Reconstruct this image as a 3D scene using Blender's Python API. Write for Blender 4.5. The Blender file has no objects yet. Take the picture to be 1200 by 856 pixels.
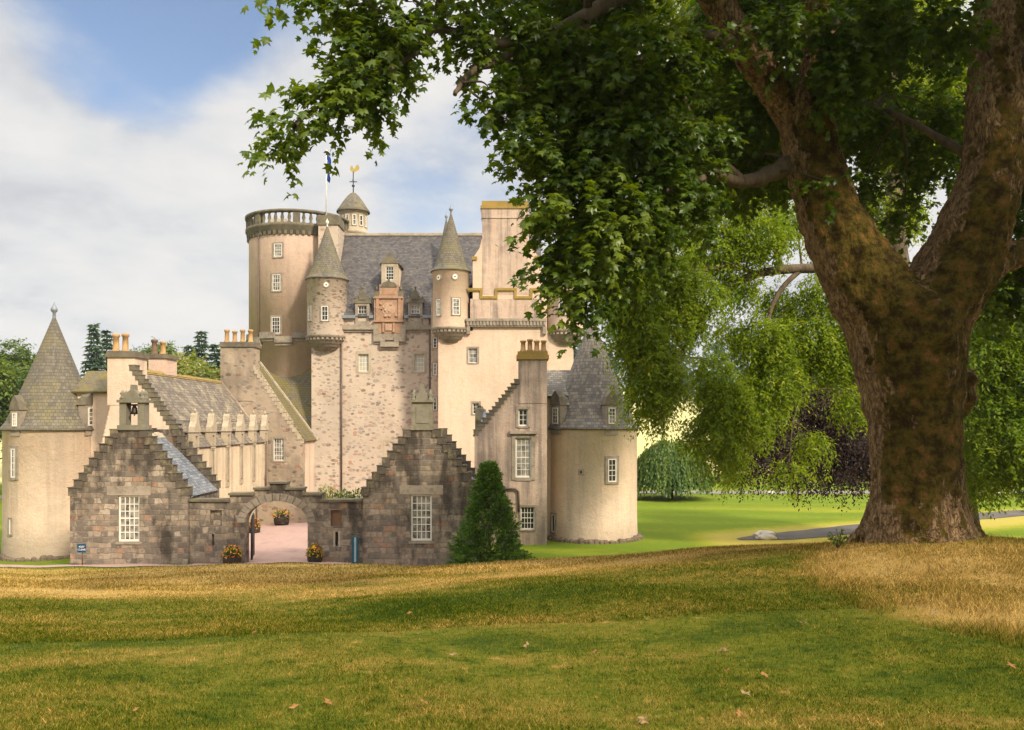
import bpy, bmesh, math, random
import numpy as np
from mathutils import Vector, Matrix
from mathutils.geometry import tessellate_polygon

R = math.radians
random.seed(7)
SC = bpy.context.scene
COL = SC.collection
EYE = 6.5

# ------------------------------------------------------------------ camera
cam = bpy.data.cameras.new('camera')
cam.lens = 30.0
cam.sensor_width = 36.0
cam.shift_y = 67.0 / 1200.0
cam.clip_start = 0.1
cam.clip_end = 6000
camo = bpy.data.objects.new('camera', cam)
camo.location = (0, 0, EYE)
camo.rotation_euler = (R(90), 0, 0)
COL.objects.link(camo)
SC.camera = camo

# ------------------------------------------------------------------ light
SUN_EL = 36.0
SUN_AZ = Vector((0.64, -0.77, 0)).normalized()         # horizontal direction towards the sun
SUN_DIR = Vector((SUN_AZ.x * math.cos(R(SUN_EL)), SUN_AZ.y * math.cos(R(SUN_EL)), math.sin(R(SUN_EL))))
sl = bpy.data.lights.new('sun', 'SUN')
sl.energy = 3.0
sl.angle = R(6)
sl.color = (1.0, 0.87, 0.68)
so = bpy.data.objects.new('sun', sl)
so.rotation_euler = (-SUN_DIR).to_track_quat('-Z', 'Y').to_euler()
so.location = (30, -20, 40)
COL.objects.link(so)

SC.view_settings.view_transform = 'Standard'
SC.view_settings.look = 'None'
SC.view_settings.gamma = 1.0
SC.view_settings.exposure = 0.95
SC.cycles.max_bounces = 8
SC.cycles.diffuse_bounces = 3
SC.cycles.transmission_bounces = 4
SC.cycles.transparent_max_bounces = 6


# ------------------------------------------------------------------ node helper
class G:
    def __init__(s, nt):
        s.t = nt
        s.t.nodes.clear()

    def n(s, typ, ins=None, out=0, **props):
        nd = s.t.nodes.new(typ)
        for k, v in props.items():
            setattr(nd, k, v)
        for k, v in (ins or {}).items():
            sk = nd.inputs[k]
            if isinstance(v, bpy.types.NodeSocket):
                s.t.links.new(v, sk)
            else:
                if isinstance(v, (tuple, list)) and sk.type == 'RGBA' and len(v) == 3:
                    v = (*v, 1)
                sk.default_value = v
        return nd.outputs[out] if (out is not None and len(nd.outputs)) else nd

    def math(s, op, a, b=0.0, c=0.0, clamp=False):
        return s.n('ShaderNodeMath', {0: a, 1: b, 2: c}, operation=op, use_clamp=clamp)

    def mapr(s, v, a, b, c=0.0, d=1.0, smooth=True):
        return s.n('ShaderNodeMapRange', {0: v, 1: a, 2: b, 3: c, 4: d}, interpolation_type='SMOOTHSTEP' if smooth else 'LINEAR', clamp=True)

    def mix(s, f, a, b, mode='MIX'):
        return s.n('ShaderNodeMixRGB', {0: f, 1: a, 2: b}, blend_type=mode)

    def ramp(s, f, stops, interp='LINEAR'):
        nd = s.t.nodes.new('ShaderNodeValToRGB')
        cr = nd.color_ramp
        cr.interpolation = interp
        while len(cr.elements) < len(stops):
            cr.elements.new(0.5)
        for e, (p, c) in zip(cr.elements, stops):
            e.position = p
            e.color = (*c, 1) if len(c) == 3 else c
        s.t.links.new(f, nd.inputs[0])
        return nd.outputs[0]

    def pos(s):
        return s.n('ShaderNodeNewGeometry', out=0)

    def uv(s):
        return s.n('ShaderNodeTexCoord', out=2)

    def scale(s, v, sc, loc=(0, 0, 0), rot=(0, 0, 0)):
        return s.n('ShaderNodeMapping', {0: v, 1: loc, 2: rot, 3: sc})

    def noise(s, v, scale, detail=4, rough=0.55, dist=0.0):
        return s.n('ShaderNodeTexNoise', {'Vector': v, 'Scale': scale, 'Detail': detail, 'Roughness': rough, 'Distortion': dist}, out=0)

    def sep(s, v):
        return s.n('ShaderNodeSeparateXYZ', {0: v}, out=None).outputs

    def bump(s, h, strength=0.5, dist=0.05, normal=None):
        i = {'Strength': strength, 'Distance': dist, 'Height': h}
        if normal is not None:
            i['Normal'] = normal
        return s.n('ShaderNodeBump', i)

    def out(s, col, rough=0.9, normal=None, spec=0.2, metal=0.0, **kw):
        i = {'Base Color': col, 'Roughness': rough, 'Specular IOR Level': spec, 'Metallic': metal}
        i.update(kw)
        if normal is not None:
            i['Normal'] = normal
        p = s.n('ShaderNodeBsdfPrincipled', i)
        s.n('ShaderNodeOutputMaterial', {0: p})
        return p


def newmat(name):
    m = bpy.data.materials.new(name)
    m.use_nodes = True
    return m, G(m.node_tree)


# ------------------------------------------------------------------ world: sky with broken cloud
w = bpy.data.worlds.new('World')
SC.world = w
w.use_nodes = True
g = G(w.node_tree)
sky = g.n('ShaderNodeTexSky', sky_type='NISHITA', sun_disc=False, sun_elevation=R(SUN_EL),
          sun_rotation=math.atan2(SUN_AZ.x, SUN_AZ.y), air_density=1.0, dust_density=1.2, ozone_density=1.2)
dv = g.n('ShaderNodeTexCoord', out=0)
sx = g.sep(dv)
den = g.math('ADD', g.math('MAXIMUM', sx[2], 0.0), 0.28)
pv = g.n('ShaderNodeCombineXYZ', {0: g.math('DIVIDE', sx[0], den), 1: g.math('DIVIDE', sx[1], den), 2: 0.4})
cn = g.noise(pv, 1.15, 7, 0.52, 0.4)
cn2 = g.noise(pv, 3.2, 6, 0.55, 0.2)


def blob(px, py, rad):
    d = Vector(((px - 600) / 1000, 1, (495 - py) / 1000)).normalized()
    dt = g.n('ShaderNodeVectorMath', {0: dv, 1: tuple(d)}, out=1, operation='DOT_PRODUCT')
    return g.mapr(dt, math.cos(R(rad)), 1.0)


blue = g.math('ADD', blob(225, 15, 11), g.math('MULTIPLY', blob(90, -30, 11), 1.0))
blue = g.math('ADD', blue, g.math('MULTIPLY', blob(520, 215, 8), 0.62))
blue = g.math('ADD', blue, g.math('MULTIPLY', blob(560, -60, 12), 0.5))
blue = g.math('SUBTRACT', blue, g.math('MULTIPLY', blob(60, 150, 12), 0.6))
blue = g.math('SUBTRACT', blue, g.math('MULTIPLY', blob(330, 130, 6), 0.35))
cl = g.math('ADD', g.math('MULTIPLY', cn, 1.4), g.math('MULTIPLY', cn2, 0.8))
cl = g.math('SUBTRACT', cl, g.math('MULTIPLY', blue, 0.66))
mask = g.mapr(cl, 0.34, 0.86)
ccol = g.ramp(g.mapr(g.math('ADD', g.math('MULTIPLY', cn2, 0.75), g.math('MULTIPLY', cn, 0.35)), 0.36, 0.70), [(0, (3.1, 3.15, 3.3)), (.45, (4.0, 3.98, 3.96)), (1, (4.7, 4.52, 4.3))])
ccol = g.mix(1.0, ccol, g.ramp(g.mapr(sx[2], 0.42, 0.95, 0, 1, False), [(0, (1, 1, 1)), (1, (4.4, 4.3, 4.2))]), 'MULTIPLY')
skyb = g.mix(1.0, sky, (.86, .82, .82), 'MULTIPLY')
fin = g.mix(g.math('MULTIPLY', mask, 0.96), skyb, ccol)
bg = g.n('ShaderNodeBackground', {0: fin, 1: 0.10})
g.n('ShaderNodeOutputWorld', {0: bg})


# ------------------------------------------------------------------ materials
def harl(name, base, dirt, streak=0.6, lo=0.5, hi=0.68):
    m, g = newmat(name)
    p = g.pos()
    big = g.noise(p, 0.35, 5, 0.6)
    st = g.noise(g.scale(p, (1.6, 1.6, 0.09)), 1.0, 5, 0.62)
    fine = g.noise(p, 9, 4, 0.7)
    c = g.mix(g.mapr(big, 0.35, 0.7), base, tuple(x * 0.82 for x in base))
    patch = g.noise(p, 1.3, 6, 0.68)
    c = g.mix(g.mapr(patch, 0.48, 0.72, 0, 0.55), c, (base[0] * 1.08, base[1] * 0.92, base[2] * 0.80))
    mott = g.noise(p, 3.1, 6, 0.72)
    c = g.mix(g.mapr(mott, 0.48, 0.72, 0, 0.45), c, tuple(x * 0.70 for x in base))
    zb = g.math('ADD', g.sep(p)[2], g.math('MULTIPLY', g.math('SUBTRACT', mott, .5), 3.0))
    c = g.mix(g.mapr(zb, 1.6, -.6, 0, .6), c, (.20, .165, .11))
    c = g.mix(g.mapr(g.math('ADD', g.math('MULTIPLY', st, .75), g.math('MULTIPLY', patch, .25)), lo, hi, 0, streak), c, dirt)
    c = g.mix(g.math('MULTIPLY', g.mapr(fine, 0.4, 0.8), 0.25), c, tuple(x * 0.6 for x in base))
    nb = g.bump(g.math('ADD', fine, g.math('MULTIPLY', mott, 1.2)), 0.6, 0.05)
    g.out(c, 0.95, nb)
    return m


def rubble(name, pale, scale=2.3, thr=0.1, palecells=0.45, gain=1.0, dark=0.0, moss=0.0):
    m, g = newmat(name)
    p = g.pos()
    u = g.uv()
    wob = g.n('ShaderNodeTexNoise', {'Vector': u, 'Scale': 2.6, 'Detail': 3}, out=1)
    v = g.n('ShaderNodeVectorMath', {0: u, 1: g.n('ShaderNodeVectorMath', {0: wob, 1: (0.22, 0.16, 0)}, operation='MULTIPLY')}, operation='ADD')
    v = g.scale(v, (0.8, 1.25, 1))
    ed = g.n('ShaderNodeTexVoronoi', {'Vector': v, 'Scale': scale, 'Randomness': 0.85}, feature='F1', out=0)
    cc = g.n('ShaderNodeTexVoronoi', {'Vector': v, 'Scale': scale, 'Randomness': 0.85}, feature='F1', out=1)
    r = g.sep(cc)
    stone = g.ramp(r[0], [(0, (.16, .125, .10)), (.18, (.29, .235, .19)), (.36, (.40, .29, .21)), (.5, (.36, .32, .28)), (.62, (.43, .23, .15)), (.74, (.30, .26, .22)), (.88, (.50, .40, .31)), (1, (.22, .18, .15))], 'CONSTANT')
    stone = g.mix(1, stone, (gain, gain, gain), 'MULTIPLY')
    nz = g.noise(p, 5, 5, 0.7)
    stone = g.mix(g.mapr(nz, 0.35, 0.75, 0, 0.6), stone, tuple(x * 0.75 for x in pale))
    rad = g.math('ADD', g.math('MULTIPLY', r[1], 0.26), 0.22 + thr)
    edge = g.mapr(g.math('SUBTRACT', g.math('ADD', ed, g.math('MULTIPLY', g.math('SUBTRACT', nz, 0.5), 0.25)), rad), 0.04, -0.06)
    pc = g.math('GREATER_THAN', r[2], palecells)
    edge = g.math('MULTIPLY', edge, g.math('ADD', g.math('MULTIPLY', pc, 0.7), 0.22))
    big = g.noise(p, 0.25, 4, 0.6)
    pl = g.mix(g.mapr(big, 0.3, 0.7), pale, tuple(x * 0.8 for x in pale))
    c = g.mix(g.math('MULTIPLY', edge, .95), pl, stone)
    if dark:
        dn = g.noise(g.scale(p, (1, 1, 0.45)), 0.55, 6, 0.65)
        c = g.mix(g.mapr(dn, 0.42, 0.66, 0, dark), c, (.045, .036, .028))
    if moss:
        mn = g.noise(p, 0.6, 6, 0.7)
        c = g.mix(g.mapr(mn, 0.5, 0.7, 0, moss), c, (.10, .095, .04))
    nb = g.bump(g.math('ADD', edge, g.math('MULTIPLY', nz, 0.5)), 0.5, 0.06)
    g.out(c, 0.95, nb)
    return m


def ashlar(name, bw=0.5, bh=0.245, dark=0.8, gain=1.08, red=0.9):
    m, g = newmat(name)
    p = g.pos()
    u = g.uv()
    wob = g.n('ShaderNodeTexNoise', {'Vector': u, 'Scale': 2.2, 'Detail': 3}, out=1)
    v = g.n('ShaderNodeVectorMath', {0: u, 1: g.n('ShaderNodeVectorMath', {0: wob, 1: (0.36, 0.17, 0)}, operation='MULTIPLY')}, operation='ADD')
    bt = g.n('ShaderNodeTexBrick', {'Vector': v, 'Color1': (0, 0, 0), 'Color2': (1, 1, 1), 'Mortar': (0.5, 0.5, 0.5), 'Scale': 1.0, 'Mortar Size': 0.02, 'Mortar Smooth': 0.8, 'Brick Width': bw, 'Row Height': bh}, out=None, offset=0.43, squash=0.6, squash_frequency=3)
    rv = bt.outputs[0]
    fac = bt.outputs[1]
    stone = g.ramp(rv, [(0, (.13, .105, .085)), (.12, (.215, .17, .125)), (.27, (.29, .22, .155)), (.42, (.17, .14, .11)), (.56, (.32, .255, .185)), (.68, (.15, .125, .10)), (.79, (.30, .175, .11)), (.85, (.24, .195, .145)), (.93, (.38, .31, .235))], 'CONSTANT')
    stone = g.mix(1, stone, (gain, gain, gain), 'MULTIPLY')
    nz = g.noise(p, 6, 6, 0.72)
    nz2 = g.noise(p, 1.4, 6, 0.7)
    stone = g.mix(g.mapr(nz, 0.4, 0.72, 0, 0.7), stone, (.12, .10, .078))
    stone = g.mix(g.mapr(g.noise(g.scale(p, (1, 1, 1), (5, 3, 9)), 3.2, 6, .7), 0.52, 0.7, 0, 0.75), stone, (.36, .30, .225))
    c = g.mix(g.math('MULTIPLY', fac, 0.55), stone, (.22, .185, .14))
    st = g.noise(g.scale(p, (1.3, 1.3, 0.28)), 0.8, 6, 0.65)
    c = g.mix(g.mapr(g.math('ADD', g.math('ADD', g.math('MULTIPLY', st, 0.7), g.math('MULTIPLY', nz2, 0.3)), g.mapr(g.sep(p)[2], 1.5, 5.5, -.035, .075, False)), 0.45, 0.60, 0, dark), c, (.028, .023, .018))
    nb = g.bump(g.math('SUBTRACT', g.math('MULTIPLY', nz, 0.8), fac), 0.6, 0.035)
    g.out(c, 0.94, nb)
    return m


def slate(name, cols, lichen, lamt=0.6, bw=0.26, bh=0.19, lscale=1.6, lthr=(0.5, 0.68)):
    m, g = newmat(name)
    p = g.pos()
    u = g.uv()
    bt = g.n('ShaderNodeTexBrick', {'Vector': u, 'Color1': (0, 0, 0), 'Color2': (1, 1, 1), 'Mortar': (0.5, 0.5, 0.5), 'Scale': 1.0, 'Mortar Size': 0.012, 'Mortar Smooth': 0.3, 'Brick Width': bw, 'Row Height': bh}, out=None, offset=0.5)
    k = len(cols)
    c = g.ramp(bt.outputs[0], [(i / k, cc) for i, cc in enumerate(cols)], 'CONSTANT')
    nz = g.noise(p, 4, 6, 0.7)
    ln = g.noise(p, lscale, 7, 0.72)
    c = g.mix(g.mapr(nz, 0.4, 0.75, 0, 0.4), c, tuple(x * 0.55 for x in cols[0]))
    c = g.mix(g.mapr(ln, lthr[0], lthr[1], 0, lamt), c, lichen)
    c = g.mix(g.math('MULTIPLY', bt.outputs[1], 0.7), c, tuple(x * 0.35 for x in cols[0]))
    row = g.math('FRACT', g.math('DIVIDE', g.sep(u)[1], bh))
    h = g.math('ADD', g.math('MULTIPLY', g.math('SUBTRACT', 1.0, row), 0.8), g.math('MULTIPLY', bt.outputs[0], 0.5))
    h = g.math('SUBTRACT', h, g.math('MULTIPLY', bt.outputs[1], 0.5))
    nb = g.bump(h, 0.55, 0.03)
    g.out(c, 0.8, nb, 0.3)
    return m


def stone(name, a, b, lich, amt=0.5, sc=3.0, thr=(0.48, 0.66), bumpd=0.03):
    m, g = newmat(name)
    p = g.pos()
    n1 = g.noise(p, 1.2, 5, 0.65)
    n2 = g.noise(p, sc, 7, 0.72)
    n3 = g.noise(p, 18, 4, 0.7)
    c = g.mix(g.mapr(n1, 0.32, 0.68), a, b)
    c = g.mix(g.mapr(n2, thr[0], thr[1], 0, amt), c, lich)
    c = g.mix(g.mapr(n3, 0.5, 0.75, 0, 0.35), c, tuple(x * 0.4 for x in a))
    g.out(c, 0.93, g.bump(g.math('ADD', n2, g.math('MULTIPLY', n3, 0.5)), 0.6, bumpd))
    return m


def plain(name, col, rough=0.6, spec=0.3, metal=0.0, var=0.25, sc=3.0):
    m, g = newmat(name)
    n1 = g.noise(g.pos(), sc, 5, 0.65)
    c = g.mix(g.mapr(n1, 0.35, 0.7), col, tuple(x * (1 - var) for x in col))
    g.out(c, rough, g.bump(n1, 0.15, 0.01), spec, metal)
    return m


M = {}
M['harl'] = harl('pink lime harling', (.67, .52, .395), (.36, .29, .23), 0.5, .46, .66)
M['harl_pale'] = harl('cream lime harling', (.64, .485, .36), (.40, .315, .24), 0.4, .46, .68)
M['harl_pink'] = harl('rosy lime harling', (.60, .44, .34), (.40, .30, .25), 0.55, .48, .68)
M['harl_gable'] = harl('stained pink harling', (.52, .395, .305), (.18, .145, .125), 0.85, 0.44, 0.62)
M['lime'] = harl('flaking pale limewash', (.66, .55, .39), (.36, .28, .19), 0.7, .44, .64)
M['rubble'] = rubble('pale pointed rubble', (.50, .405, .315), 3.0, 0.10, 0.2, 0.88)
M['rubble_dark'] = rubble('weathered rubble', (.38, .30, .215), 2.7, 0.12, 0.3, 0.8, 0.45)
M['ashlar'] = ashlar('weathered coursed granite')
M['ashlar_wall'] = ashlar('weathered wall granite', 0.46, 0.27, 0.85, 1.0)
M['slate_hall'] = slate('blue grey slate', [(.074, .068, .068), (.098, .089, .086), (.06, .056, .058), (.115, .103, .095), (.084, .077, .075)], (.17, .145, .10), 0.5)
M['slate_lodge'] = slate('clean blue slate', [(.13, .14, .155), (.17, .18, .195), (.10, .11, .13), (.21, .215, .22), (.145, .155, .17)], (.30, .29, .25), 0.45, 0.22, 0.16)
M['slate_range'] = slate('lichened brown slate', [(.14, .112, .088), (.17, .136, .106), (.12, .098, .082), (.20, .165, .126), (.135, .114, .093)], (.35, .30, .19), 0.75, 0.28, 0.2, 1.3, (0.46, 0.66))
M['slate_cone'] = slate('olive lichened slate', [(.115, .102, .078), (.145, .126, .094), (.10, .09, .07), (.165, .14, .105), (.125, .11, .085)], (.185, .155, .065), 0.65, 0.24, 0.2, 0.9, (0.44, 0.66))
M['slate_moss'] = slate('mossy slate', [(.12, .10, .07), (.14, .115, .075), (.10, .085, .06), (.13, .11, .07)], (.15, .12, .03), 0.9, 0.3, 0.22, 1.2, (0.38, 0.6))
M['slate_speckled'] = slate('speckled grey slate', [(.12, .108, .095), (.15, .135, .12), (.10, .09, .08), (.155, .135, .11), (.20, .175, .14), (.115, .1, .085)], (.24, .20, .135), 0.7, 0.26, 0.2, 2.5)
M['trim'] = stone('weathered sandstone trim', (.33, .275, .21), (.24, .20, .155), (.12, .10, .07), 0.6)
M['trim_pale'] = stone('pale sandstone trim', (.44, .37, .27), (.36, .295, .21), (.24, .20, .12), 0.55)
M['lichen'] = stone('lichened coping stone', (.17, .145, .105), (.10, .085, .065), (.20, .175, .07), 0.7)
M['coping_dark'] = stone('dark crowstep stone', (.11, .09, .07), (.07, .058, .045), (.26, .22, .12), 0.7, 2.4)
M['coping_pale'] = stone('pale skew stone', (.42, .36, .27), (.33, .27, .19), (.14, .12, .06), 0.6)
M['moss_ridge'] = stone('mossy ridge', (.33, .215, .055), (.24, .17, .05), (.17, .15, .04), 0.7, 2.0, (0.5, 0.7), 0.05)
M['recess'] = stone('stained recess stone', (.24, .125, .065), (.17, .095, .055), (.12, .10, .07), .6)
M['redstone'] = stone('carved red sandstone', (.37, .215, .13), (.29, .18, .115), (.42, .335, .25), 0.6, 3.5)
M['redstone_pale'] = stone('carved pale red sandstone', (.44, .295, .20), (.37, .235, .155), (.24, .14, .09), 0.55, 5)
M['greystone'] = stone('grey green bellcote stone', (.21, .19, .145), (.16, .145, .11), (.13, .125, .05), 0.7, 4)
M['white'] = plain('white window paint', (.72, .68, .59), 0.5, 0.4, 0, 0.12)
M['glass'], g = newmat('old window glass')
_n = g.noise(g.pos(), 2.3, 2, 0.5)
g.out(g.mix(g.mapr(_n, .4, .6), (.018, .018, .02), (.045, .042, .04)), 0.08, g.bump(_n, 0.12, 0.05), 0.5)
M['blind'], g = newmat('window glass over cream blind')
_n = g.noise(g.pos(), 2.3, 2, 0.5)
g.out(g.mix(g.mapr(_n, .4, .6), (.46, .43, .32), (.38, .36, .29)), 0.1, g.bump(_n, 0.1, 0.05), 0.5)
M['glass_pale'], g = newmat('pale mottled window glass')  # pale mottling mixed into the pane colour
_n = g.noise(g.pos(), 2.6, 3, 0.6)
g.out(g.mix(g.mapr(_n, .35, .65), (.05, .05, .05), (.30, .28, .24)), 0.07, g.bump(_n, 0.14, 0.05), 0.5)
M['pot'] = plain('ochre chimney pot', (.44, .27, .115), 0.8, 0.2, 0, 0.45, 2.5)
M['pot_dark'] = plain('sooty chimney pot', (.20, .12, .08), 0.8, 0.2, 0, 0.5, 2.5)
M['lead'] = plain('sheet lead', (.22, .245, .27), 0.55, 0.4, 0.2)
M['iron'] = plain('black painted iron', (.012, .015, .02), 0.45, 0.5)
M['pipe'] = plain('brown iron downpipe', (.13, .085, .065), 0.6, 0.3)
M['gold'] = plain('gilded metal', (.62, .46, .12), 0.35, 0.5, 0.7)
M['bronze'] = plain('dark bronze', (.03, .025, .02), 0.5, 0.5, 0.6)
M['pole'] = plain('white painted pole', (.78, .74, .68), 0.5)
M['teal'] = plain('teal painted board', (.01, .085, .125), 0.5, 0.4)
M['skyblue'] = plain('pale blue board face', (.36, .47, .52), 0.5, 0.3)
M['sign_blue'] = plain('dark blue sign face', (.008, .035, .09), 0.4, 0.4)
M['rust'] = plain('rusty post', (.12, .045, .018), 0.8)
M['wood'] = plain('dark barrel oak', (.06, .038, .025), 0.8, 0.2, 0, 0.5, 8)
M['soil'] = plain('dark soil', (.03, .02, .012), 1.0, 0.1)
M['flag_blue'] = plain('blue flag cloth', (.012, .06, .30), 0.8, 0.2)
M['flag_white'] = plain('white flag cloth', (.75, .75, .75), 0.8, 0.2)
M['clock'] = plain('white dial', (.72, .68, .58), 0.6)
M['boulder'] = stone('whitewashed boulder', (.62, .57, .48), (.50, .45, .36), (.28, .24, .17), 0.5, 3)
M['rubble_foot'] = stone('brown footing stones', (.15, .11, .075), (.09, .07, .05), (.2, .17, .1), 0.5)


def gravel(name, a, b, c2):
    m, g = newmat(name)
    p = g.pos()
    v = g.n('ShaderNodeTexVoronoi', {'Vector': p, 'Scale': 28.0}, out=1)
    rr = g.sep(v)[0]
    n1 = g.noise(p, 0.5, 5, 0.6)
    c = g.mix(rr, a, b)
    c = g.mix(g.mapr(n1, 0.35, 0.7, 0, 0.6), c, c2)
    n2 = g.noise(g.scale(p, (1, .35, 1)), 1.6, 6, .7)
    c = g.mix(g.mapr(n2, 0.5, 0.72, 0, 0.45), c, tuple(x * .62 for x in b))
    g.out(c, 0.95, g.bump(rr, 0.5, 0.02))
    return m


M['gravel'] = gravel('pink granite gravel', (.42, .275, .23), (.30, .20, .17), (.36, .255, .205))
M['tarmac'] = gravel('worn tarmac', (.10, .09, .085), (.075, .068, .064), (.14, .12, .09))
M['road'] = gravel('pale far road', (.21, .19, .16), (.17, .15, .13), (.2, .175, .13))


def grass_colour(g, pos, blade=False):
    s = g.sep(pos)
    x, y, z = s[0], s[1], s[2]
    n1 = g.noise(g.scale(pos, (0.16, 0.42, 0)), 1.0, 6, 0.62, 0.35)
    n2 = g.noise(g.scale(pos, (1, 1, 0)), 1.9, 5, 0.7)
    n3 = g.noise(g.scale(pos, (1, 1, 0)), 11, 4, 0.7)
    crest = g.mapr(y, 12.5, 19.5)
    dx = g.math('SUBTRACT', x, 9.6)
    dy = g.math('MULTIPLY', g.math('SUBTRACT', y, 12.3), .78)
    dist = g.math('SQRT', g.math('ADD', g.math('MULTIPLY', dx, dx), g.math('MULTIPLY', dy, dy)))
    tree = g.mapr(g.math('ADD', dist, g.math('MULTIPLY', g.math('SUBTRACT', n2, .5), 2.2)), 5.9, 4.3)
    dry = g.math('MAXIMUM', g.math('MULTIPLY', crest, 0.72), g.math('MULTIPLY', tree, 0.76))
    dry = g.math('MAXIMUM', dry, 0.27)
    dry = g.math('ADD', dry, g.math('MULTIPLY', g.math('SUBTRACT', n1, 0.5), 1.7))
    dry = g.math('ADD', dry, g.math('MULTIPLY', g.math('SUBTRACT', n2, 0.5), 0.75))
    dry = g.math('ADD', dry, g.math('MULTIPLY', g.math('SUBTRACT', n3, 0.5), 0.55))
    n4 = g.noise(g.scale(pos, (1, 1, 0), (7, 3, 0)), 4.2, 4, 0.6)
    dry = g.math('SUBTRACT', dry, g.mapr(n4, .56, .68, 0, .28))
    dry = g.math('ADD', dry, g.mapr(n4, .40, .30, 0, .25))
    if blade:
        at = g.n('ShaderNodeAttribute', attribute_name='rnd', out=2)
        dry = g.math('ADD', dry, g.math('MULTIPLY', g.math('SUBTRACT', at, 0.5), 0.55))
    low = g.math('MULTIPLY', g.mapr(z, 1.1, 0.45), g.mapr(y, 30, 40))
    pd = g.math('ABSOLUTE', g.math('SUBTRACT', y, g.math('ADD', g.math('MULTIPLY', x, .52), 40.3)))
    verge = g.math('MULTIPLY', g.mapr(g.math('ADD', pd, g.math('MULTIPLY', g.math('SUBTRACT', n2, .5), 3)), 5.5, 2.0, 0, .8), g.mapr(x, 9, 12))
    fn = g.noise(g.scale(pos, (0.03, 0.09, 0)), 1.0, 5, 0.6)
    dryfar = g.math('ADD', g.mapr(fn, 0.5, 0.8, 0, 0.5), g.math('ADD', g.math('MULTIPLY', g.math('SUBTRACT', n2, 0.5), 0.6), g.math('ADD', g.math('MULTIPLY', g.math('SINE', g.math('ADD', g.math('MULTIPLY', y, 1.35), g.math('MULTIPLY', x, .22))), .07), g.math('MULTIPLY', g.math('SUBTRACT', n3, .5), .4))))
    dryfar = g.math('MAXIMUM', dryfar, verge)
    dry = g.n('ShaderNodeMix', {0: low, 2: dry, 3: dryfar}, data_type='FLOAT')
    near = g.ramp(dry, [(0.0, (.037, .064, .004)), (.26, (.10, .117, .007)), (.48, (.19, .15, .025)), (.72, (.345, .225, .058)), (1.0, (.45, .31, .105))])
    lush = g.ramp(dryfar, [(0.0, (.115, .17, .010)), (.35, (.23, .245, .018)), (.8, (.36, .30, .06))])
    c = g.mix(low, near, lush)
    field = g.mapr(y, 104, 112)
    fc = g.ramp(fn, [(0.3, (.56, .48, .21)), (.7, (.46, .43, .18))])
    c = g.mix(field, c, fc)
    return c, n3


M['lawn'], g = newmat('parched lawn')
_c, _n3 = grass_colour(g, g.pos())
_hf = g.noise(g.scale(g.pos(), (1, 1, 1)), 40, 3, 0.8)
g.out(g.mix(g.mapr(_hf, .45, .75, 0, .45), _c, (.05, .045, .012)), 1.0, g.bump(g.math('ADD', _n3, _hf), 0.6, 0.05), 0.1)
M['blade'], g = newmat('grass blades')
_c, _ = grass_colour(g, g.pos(), True)
_at = g.n('ShaderNodeAttribute', attribute_name='rnd', out=2)
_c = g.mix(1, _c, g.ramp(_at, [(0, (.5, .5, .48)), (.8, (1.1, 1.1, 1.05)), (1, (1.7, 1.65, 1.5))]), 'MULTIPLY')
_d = g.n('ShaderNodeBsdfDiffuse', {0: _c})
_t = g.n('ShaderNodeBsdfTranslucent', {0: _c})
g.n('ShaderNodeOutputMaterial', {0: g.n('ShaderNodeMixShader', {0: 0.3, 1: _d, 2: _t})})


def leafmat(name, a, b, c, trans=0.42, tcol=None, gloss=0.06):
    m, g = newmat(name)
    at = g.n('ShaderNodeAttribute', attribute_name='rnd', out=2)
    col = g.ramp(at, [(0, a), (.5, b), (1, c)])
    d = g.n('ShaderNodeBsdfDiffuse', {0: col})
    tc = g.mix(1, col, tcol or (1.5, 1.45, .5), 'MULTIPLY')
    t = g.n('ShaderNodeBsdfTranslucent', {0: tc})
    mx = g.n('ShaderNodeMixShader', {0: trans, 1: d, 2: t})
    gl = g.n('ShaderNodeBsdfGlossy', {0: (.8, .85, .8), 'Roughness': 0.42})
    g.n('ShaderNodeOutputMaterial', {0: g.n('ShaderNodeMixShader', {0: gloss, 1: mx, 2: gl})})
    return m


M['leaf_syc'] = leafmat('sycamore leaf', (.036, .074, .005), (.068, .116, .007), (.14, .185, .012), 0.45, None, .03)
M['leaf_ash'] = leafmat('ash leaf', (.095, .17, .008), (.17, .25, .012), (.30, .34, .016), 0.5, None, .012)
M['leaf_copper'] = leafmat('copper beech leaf', (.022, .013, .011), (.036, .018, .013), (.06, .03, .018), 0.3, (1.4, .9, .7), .02)
M['leaf_bright'] = leafmat('bright leaf', (.13, .17, .015), (.20, .22, .018), (.28, .26, .02), 0.45)
M['leaf_mid'] = leafmat('mid green leaf', (.06, .10, .012), (.095, .145, .016), (.15, .20, .02), 0.4, None, .03)
M['leaf_conifer'] = leafmat('conifer needle', (.035, .075, .04), (.055, .10, .05), (.085, .14, .06), 0.25, None, .02)
M['leaf_cypress'] = leafmat('cypress spray', (.032, .08, .007), (.065, .14, .011), (.13, .21, .02), 0.32, None, .03)
M['leaf_weep'] = leafmat('weeping elm leaf', (.04, .085, .01), (.075, .135, .016), (.14, .20, .028), 0.35, None, .02)
M['leaf_wood'] = leafmat('far wood leaf', (.028, .06, .04), (.04, .08, .05), (.06, .10, .055), 0.2)
M['petal_yellow'] = plain('yellow petal', (.75, .42, .02), 0.7)
M['petal_red'] = plain('red petal', (.60, .06, .035), 0.7)
M['petal_pink'] = plain('pink petal', (.60, .12, .25), 0.7)
M['dead_leaf'] = plain('dry brown leaf', (.27, .13, .04), 0.8, 0.2, 0, 0.5, 20)
M['dead_leaf_pale'] = plain('pale dry leaf', (.26, .17, .075), 0.8, 0.2, 0, 0.4, 20)
M['twig'] = plain('dark twig bark', (.075, .055, .035), 0.9)

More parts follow.
